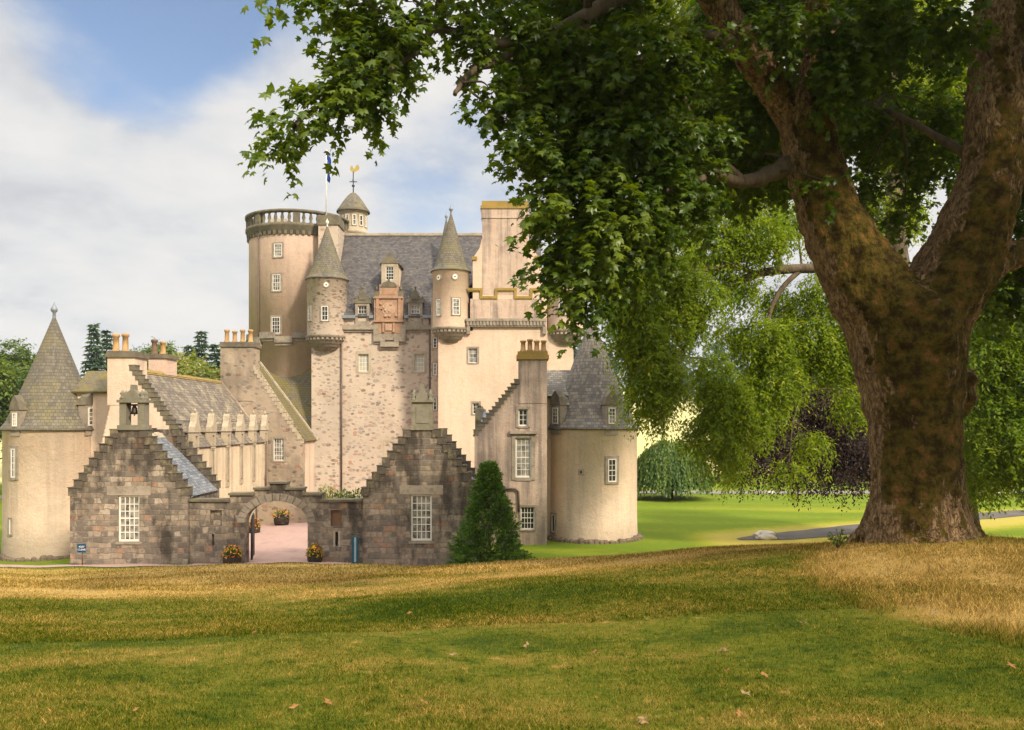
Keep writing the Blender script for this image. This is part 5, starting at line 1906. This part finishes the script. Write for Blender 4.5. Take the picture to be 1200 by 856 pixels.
# ---- ash tree behind the sycamore, feathery and drooping
cl = []
for q_ in ((745, 300, 28, 1.1), (735, 345, 28, .75), (930, 250, 31, .7), (985, 255, 32, .6), (790, 310, 29, 1.1), (840, 285, 30, 1.0), (890, 270, 30, 1.0), (745, 395, 28, .45), (758, 390, 28, .8), (750, 365, 28.5, 1.0), (795, 370, 29, .9), (768, 425, 28, .85), (765, 455, 28, .75), (790, 445, 28, .5), (820, 345, 29, .8), (870, 330, 30, .6), (770, 478, 28, .4), (840, 430, 29, .6), (860, 470, 29, 1.0), (835, 505, 28.5, .8), (885, 485, 29, .75), (910, 440, 29.5, 1.0), (900, 395, 29.5, .9), (945, 385, 30, 1.0), (965, 340, 30, .8), (975, 415, 30, .9), (858, 535, 28.5, .5), (860, 385, 30, .45), (1005, 465, 29, .55), (955, 515, 29, .4), (925, 545, 28.5, .3), (845, 465, 29, .7), (1000, 390, 30, .8), (915, 350, 31, .6)):
    c = P3(q_[0], q_[1], q_[2])
    cl.append((tuple(c), (q_[3], q_[3], q_[3] * .8), .55))
for q_ in ((1150, 330, 30, 1.1), (1185, 370, 29, 1.3), (1155, 410, 29, 1.0), (1200, 440, 29, 1.3), (1160, 470, 29, 1.1), (1150, 520, 29, .8), (1190, 510, 28, 1.1), (1230, 480, 28, 1.3), (1175, 550, 28.5, .6), (1145, 560, 29.5, .4), (1250, 540, 28, 1.0)):
    c = P3(*q_[:3])
    cl.append((tuple(c), (q_[3], q_[3], q_[3] * .8), .4))
for q_ in ((1040, 240, 32, 1.1), (1060, 170, 32, 1.3), (1030, 120, 33, 1.6), (1090, 90, 33, 1.6), (1010, 50, 33, 1.6), (880, 210, 32, 1.3), (830, 215, 31, 1.0), (780, 240, 30, .9), (1070, 20, 33, 1.3), (990, 280, 32, .9), (850, 100, 33, 1.5), (920, 0, 33, 1.8), (800, 0, 33, 1.8)):
    c = P3(*q_[:3])
    cl.append((tuple(c), (q_[3], q_[3], q_[3] * .8), .7))
bx, by = PX(1138, 31), 31.0
trp = [(bx + .25, by, hz(bx, by) - .3), (bx, by, hz(bx, by) + 1), (PX(1110, 31), 31, PZ(480, 31)), (PX(1075, 31), 31, PZ(380, 31)), (PX(1052, 31), 31, PZ(300, 31)), (PX(1048, 31.5), 31.5, PZ(180, 31.5)), (PX(1040, 32), 32, PZ(40, 32)), (PX(1030, 32), 32, PZ(-120, 32))]
ex = [([P3(1060, 330, 31), P3(1000, 318, 30.5), P3(940, 315, 30.2), P3(885, 322, 30), P3(845, 345, 29.6), P3(818, 380, 29), P3(795, 420, 28.5), P3(770, 458, 28)], [.22, .2, .17, .14, .1, .07, .05, .03]),
      ([P3(885, 322, 30), P3(862, 312, 29.6), P3(820, 318, 29), P3(770, 330, 28.5), P3(720, 360, 28)], [.09, .08, .06, .045, .025]),
      ([P3(940, 315, 30.2), P3(915, 340, 30), P3(900, 375, 29.6), P3(892, 430, 29.3), P3(880, 490, 29)], [.1, .09, .07, .05, .03]),
      ([P3(1055, 360, 31), P3(1010, 370, 30.5), P3(970, 400, 30), P3(940, 460, 29.5), P3(925, 510, 29)], [.12, .1, .08, .05, .03]),
      ([P3(1080, 400, 31), P3(1120, 370, 30), P3(1160, 360, 29.5), P3(1200, 400, 29), P3(1220, 470, 28.5)], [.14, .12, .1, .07, .04])]
broadleaf('ash_tree', 'yellow-green feathery ash with drooping boughs behind the big trunk', 'tree', (bx, by, hz(bx, by)), trp, [.62, .45, .42, .4, .36, .3, .22, .1], cl, 'leaf_ash', 420, 20, .75, .14, 21, NARROW, .48, att_extra=ex, jit=.4)

cl = []
for q_ in ((985, 470, 46, 2.2), (950, 490, 46, 2.0), (920, 515, 45, 1.7), (900, 540, 44, 1.2), (960, 530, 45, 1.5), (1000, 520, 45, 1.9), (940, 555, 44, .8), (985, 555, 44, .9), (1020, 540, 45, 1.4), (1020, 440, 47, 2.2), (890, 510, 45, 1.4), (872, 545, 44, .9), (925, 470, 46, 1.3), (1060, 480, 47, 2.5), (1080, 540, 46, 2.0), (1050, 400, 48, 2.5), (1000, 410, 48, 1.4)):
    cl.append((tuple(P3(*q_[:3])), (q_[3], q_[3], q_[3] * .6), .5))
bx, by = PX(1050, 47), 47
broadleaf('copper_beech', 'dark purple copper beech sweeping low over the lawn', 'tree', (bx, by, 0), [(bx, by, -.2), (bx, by, 3), (bx - .3, by, 8), (bx, by, 13)], [.5, .42, .3, .1], cl, 'leaf_copper', 210, 15, .9, .15, 22, OVAL, .5)

# ---- shrubs on the far lawn
wb = (PX(786, 72), 72.0)
rng = np.random.default_rng(31)
t = thing('weeping_tree', 'rounded weeping green tree whose strands reach the lawn by the tower', 'tree', (*wb, hz(*wb)))
a = MB()
a.tube([(*wb, -.1), (wb[0] + .1, wb[1], 2), (wb[0], wb[1], 4.2)], [.2, .16, .08], 10)
P_, A_, N_, T_ = [], [], [], []
for i in range(1000):
    an = rng.random() * 6.283
    rr = rng.random() ** .5
    rx = 3.3 * rr
    s0 = np.array([wb[0] + rx * .72 * math.cos(an), wb[1] + rx * .72 * math.sin(an), 4.9 - 1.7 * rr * rr + rng.normal(0, .2)])
    ln = max(.6, (s0[2] - .1) * (.55 + .4 * rng.random()) * (0.35 + .65 * rr))
    tone = .45 + rng.normal(0, .25)
    nn = int(10 + ln * 9)
    for k in range(nn):
        s_ = k / nn
        q_ = s0 + np.array([math.cos(an) * (.3 + .95 * s_ ** .6 * rr), math.sin(an) * (.3 + .95 * s_ ** .6 * rr), -ln * s_])
        P_.append(q_ + rng.normal(0, .06, 3)); A_.append(np.array([math.cos(an) * .5, math.sin(an) * .5, -1]) + rng.normal(0, .3, 3))
        N_.append(np.array([math.cos(an), math.sin(an), .6]) + rng.normal(0, .35, 3)); T_.append(tone)
for i in range(10):
    an = i * .63
    a.tube(smoothline([(wb[0], wb[1], 3.6), (wb[0] + 1.2 * math.cos(an), wb[1] + 1.2 * math.sin(an), 4.6), (wb[0] + 2.6 * math.cos(an), wb[1] + 2.6 * math.sin(an), 3.4)], 4), lerp_list([.08, .05, .015], 9), 6)
a.build('trunk', M['bark_plain'], t)
leaf_mesh('crown', np.array(P_), np.array(A_), np.array(N_), np.full(len(P_), .27) * (.7 + .6 * rng.random(len(P_))), OVAL, M['leaf_weep'], t, rng, np.array(T_))

bx, by = PX(842, 92), 92
broadleaf('purple_tree', 'small dark purple tree on the far lawn beyond the road', 'tree', (bx, by, 0), [(bx, by, -.1), (bx, by, 1.6), (bx + .1, by, 2.6)], [.16, .12, .06],
          crown_clumps((bx, by, 3.0), (2.2, 2.0, 1.5), 16, .9, 41), 'leaf_copper', 40, 10, .6, .26, 42, OVAL, .3)

# ---- background trees on the left and behind the castle
for i, (px, py0, d, wr, mat, lab, seed, tone) in enumerate((
        (12, 405, 92, 4.2, 'leaf_mid', 'tall mid green leafy tree at the left edge behind the cone tower', 51, .6),
        (182, 408, 112, 4.5, 'leaf_mid', 'deep green round tree showing between the two left chimneys', 52, .35),
        (212, 415, 104, 2.6, 'leaf_bright', 'yellow-green tree peeping over the mossy ridge', 53, .6),
        (243, 426, 100, 2.6, 'leaf_bright', 'lime green tree just left of the four-pot chimney', 54, .3),
        (-28, 420, 84, 4.0, 'leaf_mid', 'broad green tree partly cut off by the left frame', 55, .5))):
    x_ = PX(px, d)
    zt = PZ(py0, d)
    zg = hz(x_, d)
    cz = zt - wr * 1.25
    broadleaf('leafy_tree', lab, 'tree', (x_, d, zg), [(x_, d, zg - .3), (x_, d, zg + 4), (x_, d, cz + 1)], [.5, .4, .12],
              crown_clumps((x_, d, cz - (1.5 if i == 0 else 0)), (wr, wr * .9, wr * (1.5 if i in (0, 4) else 1.15)), 34 if i not in (0, 4) else 44, wr * .34, seed, tone), mat, 30, 12, 1.0, .42, seed + 100, OVAL, .3)


def conifer_arrays(x, y, z0, h, w_, rng, lsize=.6, dens=1.0):
    P_, A_, N_, T_ = [], [], [], []
    nl = int(h * 1.5)
    for j in range(nl):
        s_ = (j + .5) / nl
        zz = z0 + h * (.12 + .88 * s_)
        rad = w_ * (1 - s_) ** .85 + .12
        nb = max(5, int((9 - 4 * s_) * dens))
        for b in range(nb):
            an = rng.random() * 6.283
            rl = rad * (.7 + .45 * rng.random())
            tone = .5 + rng.normal(0, .22)
            m = max(3, int(rl * 5))
            for k in range(m):
                q_ = (k + .6) / m
                p = np.array([x + math.cos(an) * rl * q_, y + math.sin(an) * rl * q_, zz - .28 * rl * q_ + .12 * rl * q_ * q_])
                for sgn in (-1, 1):
                    P_.append(p); T_.append(tone)
                    A_.append(np.array([math.cos(an + sgn * .7), math.sin(an + sgn * .7), -.3]) + rng.normal(0, .25, 3))
                    N_.append(np.array([0, 0, 1.0]) + rng.normal(0, .35, 3))
    return np.array(P_), np.array(A_), np.array(N_), np.array(T_)


def conifer(label, px, py, d, w_, seed):
    rng = np.random.default_rng(seed)
    x_ = PX(px, d)
    zg = hz(x_, d)
    zt = PZ(py, d)
    t = thing('conifer_tree', label, 'tree', (x_, d, zg), 'conifers behind the castle')
    a = MB()
    a.tube([(x_, d, zg - .2), (x_, d, zg + (zt - zg) * .5), (x_, d, zt)], [.4, .25, .03], 8)
    a.build('trunk', M['bark_plain'], t)
    P_, A_, N_, T_ = conifer_arrays(x_, d, zg, zt - zg, w_, rng, dens=1.8)
    leaf_mesh('crown', P_, A_, N_, np.full(len(P_), .8) * (.7 + .6 * rng.random(len(P_))), OVAL, M['leaf_conifer'], t, rng, T_)


for q_ in (('tallest conifer between the cone tower and the left chimney', 110, 379, 125, 3.2, 61), ('shorter conifer tucked right beside the left chimney', 125, 386, 128, 3.0, 62), ('blue green conifer just left of the four-pot chimney', 236, 387, 122, 4.2, 63), ('small conifer beside the lime green tree', 221, 404, 116, 2.4, 64), ('slim conifer top at the left edge above leafy trees', 28, 408, 120, 2.6, 65), ('spruce peeping close behind the cone tower', 44, 414, 124, 2.4, 66), ('spruce rising in front of the four-pot chimney trees', 252, 402, 120, 3.0, 67)):
    conifer(*q_)

# ---- far wood on the hill (one mass)
rng = np.random.default_rng(71)
Pl, Al, Nl, Tl = [], [], [], []
for i in range(150):
    yy = rng.uniform(262, 330)
    xx = rng.uniform(-40, 190)
    hh = rng.uniform(14, 22)
    zg = hz(xx, yy)
    n = 150
    s_ = rng.random(n)
    an = rng.random(n) * 6.283
    rad = (3.6 * (1 - s_) ** .8 + .3) * (.6 + .4 * rng.random(n))
    p = np.stack([xx + rad * np.cos(an), yy + rad * np.sin(an), zg + hh * (.08 + .92 * s_)], -1)
    Pl.append(p)
    Al.append(np.stack([np.cos(an), np.sin(an), -.4 + 0 * an], -1) + rng.normal(0, .3, (n, 3)))
    Nl.append(np.stack([np.cos(an), np.sin(an), 1 + 0 * an], -1) + rng.normal(0, .3, (n, 3)))
    Tl.append(np.full(n, .5 + rng.normal(0, .25)))
fw_ = leaf_mesh('far_woods', np.concatenate(Pl), np.concatenate(Al), np.concatenate(Nl), np.full(150 * 150, 2.4), OVAL, M['leaf_wood'], None, rng, np.concatenate(Tl))
meta(fw_, 'dark blue-green wood along the top of the pale hill', 'wood', None, 'stuff')

# trees and a hedge line across the far lawn at the right
for i, (px, py0, d, wr, mat, lab, seed) in enumerate((
        (1190, 470, 95, 5.0, 'leaf_mid', 'green tree on the far lawn right of the big trunk', 81),
        (1010, 500, 105, 4.5, 'leaf_mid', 'green tree far behind the copper beech', 82),
        (1270, 440, 110, 7.0, 'leaf_mid', 'large green tree beyond the right edge of the far lawn', 83))):
    x_ = PX(px, d)
    zg = hz(x_, d)
    zt = PZ(py0, d)
    cz = (zt + zg) / 2 + .8
    broadleaf('leafy_tree', lab, 'tree', (x_, d, zg), [(x_, d, zg - .3), (x_, d, zg + 2.5), (x_, d, cz + 1)], [.4, .32, .12],
              crown_clumps((x_, d, cz), (wr, wr * .9, (zt - zg) * .45), 30, wr * .3, seed, .45), mat, 30, 12, 1.0, .4, seed + 100, OVAL, .3)

# ---- cypress by the right lodge
rng = np.random.default_rng(91)
dc = 34.0
cx_, cz0 = PX(573, dc), hz(PX(573, dc), dc)
t = thing('garden_cypress', 'dense dark green young cypress standing beside the right gate lodge', 'tree', (cx_, dc, cz0))
a = MB()
a.tube([(cx_, dc, cz0 - .2), (cx_, dc, cz0 + 3.2)], [.13, .03], 8)
a.build('trunk', M['bark_plain'], t)
ht = PZ(541, dc) - cz0
P_, A_, N_, T_ = [], [], [], []
for i in range(4200):
    s_ = rng.random() ** 1.25
    an = rng.random() * 6.283
    prof = 1.5 * (1 - s_) ** .95 * (1 - .18 * math.exp(-(s_ / .06) ** 2)) + .05
    prof *= 1 + .16 * math.sin(an * 3 + s_ * 14) + .14 * math.sin(an * 5 - s_ * 27) + .10 * math.sin(an * 9 + s_ * 41)
    rr = prof * (.55 + .45 * rng.random() ** .5)
    b = np.array([cx_ + rr * math.cos(an), dc + rr * math.sin(an), cz0 + .02 + ht * s_ * .95])
    tone = .5 + rng.normal(0, .22)
    dirv = np.array([math.cos(an) * .8, math.sin(an) * .8, .55 + .5 * s_]) + rng.normal(0, .25, 3)
    dirv /= np.linalg.norm(dirv)
    L = .28 + .15 * rng.random()
    for k in range(15):
        q_ = k / 15
        P_.append(b + dirv * L * q_ + np.array([0, 0, -.12 * q_ * q_])); T_.append(tone)
        A_.append(dirv + rng.normal(0, .55, 3)); N_.append(rng.normal(0, 1, 3))
leaf_mesh('crown', np.array(P_), np.array(A_), np.array(N_), np.full(len(P_), .085) * (.7 + .6 * rng.random(len(P_))), OVAL, M['leaf_cypress'], t, rng, np.array(T_))

# ---- grass blades on the near lawn
rng = np.random.default_rng(101)


def blades(n, ylo, yhi, hlo, hhi, wlo, whi, keep=None):
    u = rng.random(n)
    yb = 1 / (1 / ylo + u * (1 / yhi - 1 / ylo))
    xb = (rng.random(n) * 2 - 1) * (.65 * yb + 3.2)
    if keep is not None:
        k = keep(xb, yb, rng)
        xb, yb = xb[k], yb[k]
        n = len(xb)
    zb = height(xb, yb) - .004
    h = hlo + (hhi - hlo) * rng.random(n) ** 1.5
    wd = wlo + (whi - wlo) * rng.random(n)
    an = rng.random(n) * 6.283
    le = rng.normal(0, .55, (n, 2)) * h[:, None]
    p0 = np.stack([xb - np.cos(an) * wd, yb - np.sin(an) * wd, zb], -1)
    p1 = np.stack([xb + np.cos(an) * wd, yb + np.sin(an) * wd, zb], -1)
    p2 = np.stack([xb + le[:, 0], yb + le[:, 1], zb + h], -1)
    return np.stack([p0, p1, p2], 1).reshape(-1, 3), np.repeat(rng.random(n), 3)


lm = lambda xb, yb, r: ((xb - 7.7) ** 2 + (yb - 16) ** 2 > 1.1)
v1, r1 = blades(640000, 4.2, 13, .014, .042, .0018, .0042, lm)
v2, r2 = blades(330000, 11, 24, .018, .05, .004, .008, lm)
v3, r3 = blades(100000, 20, 35, .03, .08, .008, .014)
v5, r5 = blades(14000, 4.2, 14, .04, .09, .0018, .0035, lm)


def mound(xb, yb, r):
    n = np.sin(xb * 3.1 + yb * 1.7) * np.sin(yb * 2.9 - xb * 1.3) + r.normal(0, .35, len(xb))
    dd = np.hypot(xb - 9.6, (yb - 12.3) * .78)
    return (dd < 5.2) & (n > .05) & ((xb - 7.7) ** 2 + (yb - 16) ** 2 > 1.1)


v4, r4 = blades(520000, 5.0, 19, .05, .17, .0025, .005, mound)
vv = np.concatenate([v1, v2, v3, v4, v5])
go = np_mesh('grass', vv, np.arange(len(vv)).reshape(-1, 3), M['blade'], None, np.concatenate([r1, r2, r3, r4, r5]))
meta(go, 'short parched grass of the sloping lawn', 'grass', None, 'stuff')

# ---- fallen leaves
proto = {}
for key, mat in (('brown', 'dead_leaf'), ('pale', 'dead_leaf_pale')):
    tv, tf = SYC
    v = tv.copy() * .085
    v[:, 2] = np.abs(v[:, 0]) * .35 * np.sin(v[:, 1] * 55 + 1) + .008 * np.sin(v[:, 0] * 160)
    me = bpy.data.meshes.new('fallen_leaf')
    me.from_pydata(v.tolist(), [], tf.tolist())
    me.materials.append(M[mat])
    proto[key] = me
spots = [(531, 800 - 26), (387, 828), (497, 829), (850, 765), (892, 797), (855, 791), (846, 767), (1115, 748), (868, 842), (490, 748), (665, 790), (270, 710), (940, 735), (300, 745), (980, 725), (620, 760), (345, 838), (700, 770), (1095, 724), (575, 728), (160, 840), (755, 848), (1185, 785), (480, 724), (870, 820)]
for i, (px, py) in enumerate(spots):
    # walk along the sight line to the ground
    d = 5.0
    while d < 34 and PZ(py, d) > hz(PX(px, d), d):
        d += .02
    key = 'pale' if i % 3 == 0 else 'brown'
    o = bpy.data.objects.new('fallen_leaf', proto[key])
    COL.objects.link(o)
    o.location = (PX(px, d), d, hz(PX(px, d), d) + .05)
    o.rotation_euler = (random.uniform(-.4, .4), random.uniform(-.4, .4), random.uniform(0, 6.28))
    s_ = random.uniform(.7, 1.25)
    o.scale = (s_, s_ * random.uniform(.6, 1), s_)
    meta(o, 'curled pale dry leaf lying on the mown lawn' if key == 'pale' else 'curled brown dry leaf lying on the mown lawn', 'leaf', 'fallen leaves on the lawn' + (' (pale)' if key == 'pale' else ''))


# ---- boulders
def boulder(label, px, d, w_, h, seed):
    rs = random.Random(seed)
    bm = bmesh.new()
    bmesh.ops.create_icosphere(bm, subdivisions=4, radius=1)
    ph = [rs.uniform(0, 6) for _ in range(6)]
    for v in bm.verts:
        c = v.co
        k = 1 + .16 * math.sin(2.3 * c.x + ph[0]) + .14 * math.sin(3.1 * c.y + 2 * c.z + ph[1]) + .08 * math.sin(7 * c.x + 5 * c.z + ph[2]) + .05 * math.sin(11 * c.y - 6 * c.x + ph[3])
        v.co = Vector((c.x * k * w_ / 2, c.y * k * w_ * .35, c.z * k * h * .62 + h * .3))
    me = bpy.data.meshes.new('boulder')
    bm.to_mesh(me)
    bm.free()
    for p in me.polygons:
        p.use_smooth = True
    me.materials.append(M['boulder'])
    o = bpy.data.objects.new('boulder', me)
    COL.objects.link(o)
    o.location = (PX(px, d), d, hz(PX(px, d), d))
    meta(o, label, 'boulder')


boulder('large white boulder beside the near end of the tarmac path', 895.5, 47.4, 1.35, .42, 1)
boulder('white boulder on the far verge right of the big trunk', 1171.5, 79.5 - 3, 1.0, .38, 2)
boulder('small white boulder by the far road left of the trunk', 903, 76.5, .9, .3, 3)


# ---- flower tubs
def tub(label, x, y, w_, h, cols, seed, spread=1.2):
    rng = np.random.default_rng(seed)
    z = hz(x, y) + .02
    t = thing('flower_tub', label, 'planter', (x, y, z), 'half-barrel flower tubs')
    a = MB()
    r_ = w_ / 2
    a.lathe((x, y), [(0, z), (r_ * .85, z), (r_ * 1.0, z + h * .5), (r_ * .97, z + h), (r_ * .88, z + h), (r_ * .86, z + h * .85), (0, z + h * .85)], 20)
    a.build('barrel', M['wood'], t)
    b = MB()
    for zz in (.2, .75):
        b.lathe((x, y), [(r_ * (.93 + .06 * zz), z + h * zz), (r_ * (.95 + .08 * zz), z + h * zz), (r_ * (.95 + .08 * zz), z + h * (zz + .1)), (r_ * (.93 + .06 * zz), z + h * (zz + .1))], 20)
    b.build('hoop', M['iron'], t)
    n = 420
    d_ = norm(rng.normal(size=(n, 3)))
    d_[:, 2] = np.abs(d_[:, 2])
    p = np.array([x, y, z + h * .9]) + d_ * np.array([r_ * spread, r_ * spread, .5]) * (.4 + .6 * rng.random((n, 1)))
    leaf_mesh('foliage', p, d_ + rng.normal(0, .4, (n, 3)), rng.normal(0, .5, (n, 3)) + UP, np.full(n, .12), OVAL, M['leaf_weep'], t, rng)
    n = 160
    d_ = norm(rng.normal(size=(n, 3)))
    d_[:, 2] = np.abs(d_[:, 2])
    p = np.array([x, y, z + h * .95]) + d_ * np.array([r_ * spread * 1.05, r_ * spread * 1.05, .52])
    V, F = leaf_arrays(p, rng.normal(0, 1, (n, 3)), d_, np.full(n, .10), OVAL)
    mi = np.repeat(rng.choice(len(cols), n, p=[.7] + [.3 / (len(cols) - 1)] * (len(cols) - 1)), 2)
    np_mesh('flowers', V, F, [M[c] for c in cols], t, None, False, (x, y, z), mi)


tub('flower tub of yellow blooms left of the arch by the wall', PX(272, 37.5), 37.5, .78, .36, ['petal_yellow', 'petal_red'], 1, 1.05)
tub('flower tub of yellow and red blooms right of the arch', PX(369, 37.55), 37.55, .66, .3, ['petal_yellow', 'petal_red'], 2, 1.1)
tub('flower tub of yellow and pink blooms inside the courtyard', PX(330, 55.5), 55.5, 1.0, .6, ['petal_yellow', 'petal_pink'], 3, 1.25)
tub('flower tub at the foot of the limewashed courtyard wall', PX(298, 50.5), 50.5, .7, .35, ['petal_red', 'petal_yellow'], 4, .9)

# ---- plants growing over the wall
rng = np.random.default_rng(121)
for i, (px, w_, h, mat, lab) in enumerate(((384, .75, .62, 'leaf_bright', 'lime green shrub rising above the wall right of the arch'), (402, .7, .40, 'leaf_weep', 'low green shrub in the middle behind the gateway wall'), (418, .7, .46, 'leaf_weep', 'low green shrub behind the wall next to the right lodge'))):
    y_ = 40.0
    x_ = PX(px, y_)
    z0 = hz(x_, y_)
    t = thing('wall_shrub', lab, 'shrub', (x_, y_, z0))
    top_ = PZ(586, y_) + h
    a = MB()
    for k in range(6):
        an = k * 1.05
        a.tube([(x_, y_, z0 - .1), (x_ + .15 * math.cos(an), y_ + .15 * math.sin(an), (z0 + top_) / 2), (x_ + .35 * math.cos(an), y_ + .35 * math.sin(an), top_ - .2)], [.03, .022, .008], 6)
    a.build('stems', M['twig'], t)
    n = 1700
    d_ = norm(rng.normal(size=(n, 3)))
    p = np.array([x_, y_, (z0 + top_) / 2 + .4]) + d_ * np.array([w_, w_ * .8, (top_ - z0) / 2 - .35]) * (.3 + .7 * rng.random((n, 1)))
    leaf_mesh('foliage', p, d_ + np.array([0, 0, .3]) + rng.normal(0, .5, (n, 3)), rng.normal(0, .4, (n, 3)) + UP, np.full(n, .15) * (.7 + .6 * rng.random(n)), OVAL, M[mat], t, rng)

# ---- sprout beside the trunk
x_, y_ = PX(982, 15.6), 15.6
z_ = hz(x_, y_)
t = thing('leafy_sprout', 'little grey-green sprout growing beside the foot of the sycamore', 'plant', (x_, y_, z_))
a = MB()
P_, A_, N_ = [], [], []
for k in range(9):
    an = k * .7
    e = Vector((x_ + .16 * math.cos(an), y_ + .12 * math.sin(an), z_ + random.uniform(.18, .36)))
    a.tube([(x_, y_, z_ - .03), ((x_ + e.x) / 2, (y_ + e.y) / 2, (z_ + e.z) / 2 + .04), e], [.008, .006, .003], 5)
    for j in range(12):
        s_ = .3 + .7 * j / 11
        P_.append([x_ + (e.x - x_) * s_, y_ + (e.y - y_) * s_, z_ + (e.z - z_) * s_])
        A_.append(rng.normal(0, 1, 3) + np.array([math.cos(an), math.sin(an), .2])); N_.append(UP + rng.normal(0, .4, 3))
a.build('stems', M['twig'], t)
leaf_mesh('foliage', np.array(P_), np.array(A_), np.array(N_), np.full(len(P_), .075), OVAL, M['leaf_weep'], t, rng)

# ---- blue sign on a rusty post
ds = 36.9
x_ = PX(95.5, ds)
zg = hz(x_, ds)
t = thing('notice_sign', 'small dark blue notice on a rusty post before the left lodge', 'sign', (x_, ds, zg))
a = MB()
a.tube([(x_ + .02, ds + .03, zg - .2), (x_ + .02, ds + .03, PZ(640, ds))], .022, 8)
a.build('post', M['rust'], t)
a = MB()
fs = front(ds)
a.fbox(fs, x_ - .19, x_ + .19, PZ(648, ds), PZ(637.5, ds), -.02, 0)
a.fbox(fs, x_ - .15, x_ + .17, PZ(646.5, ds), PZ(638.5, ds), 0, .006, 1)
pn = a.build('board', [M['teal'], M['sign_blue']], t)
for txt, zz in (('KEEP', PZ(642, ds)), ('CLEAR', PZ(645.3, ds))):
    cu = bpy.data.curves.new('lettering', 'FONT')
    cu.body = txt
    cu.size = .115
    cu.align_x = 'CENTER'
    cu.extrude = .002
    tmp = bpy.data.objects.new('lettering', cu)
    me = bpy.data.meshes.new_from_object(tmp)
    bpy.data.objects.remove(tmp)
    me.materials.clear()
    me.materials.append(M['flag_white'])
    o = bpy.data.objects.new('lettering', me)
    COL.objects.link(o)
    o.parent = pn
    o.rotation_euler = (R(90), 0, 0)
    o.location = Vector((x_ + .01, ds - .009, zz)) - WO[pn.name]

# ---- teal upright board by the right lodge
db = 37.7
t = thing('information_board', 'upright teal board with pale face leaning near the right lodge', 'board', (PX(416, db), db, .1))
a = MB()
z0_, z1_ = hz(PX(416, db), db), PZ(629, db)
a.box(PX(412.6, db), PX(415.2, db), db - .1, db, z0_, z1_)
a.box(PX(417.8, db), PX(420, db), db - .1, db, z0_, z1_ - .02)
a.box(PX(412.6, db), PX(420, db), db, db + .03, z0_ + .1, z1_ - .02)
a.build('frame', M['teal'], t)
a = MB()
a.box(PX(415.3, db), PX(417.7, db), db - .07, db - .02, z0_ + .12, z1_ - .04)
a.build('face', M['skyblue'], t)

# ---- thin summer haze round the whole place
hm, g = newmat('summer haze')
pv_ = g.n('ShaderNodeVolumePrincipled', {'Color': (.80, .86, .95), 'Density': .0002, 'Anisotropy': .2})
g.n('ShaderNodeOutputMaterial', {1: pv_})
a = MB()
a.box(-2600, 2600, -300, 3000, -6, 95)
hb = a.build('haze', hm)
meta(hb, kind='stuff')
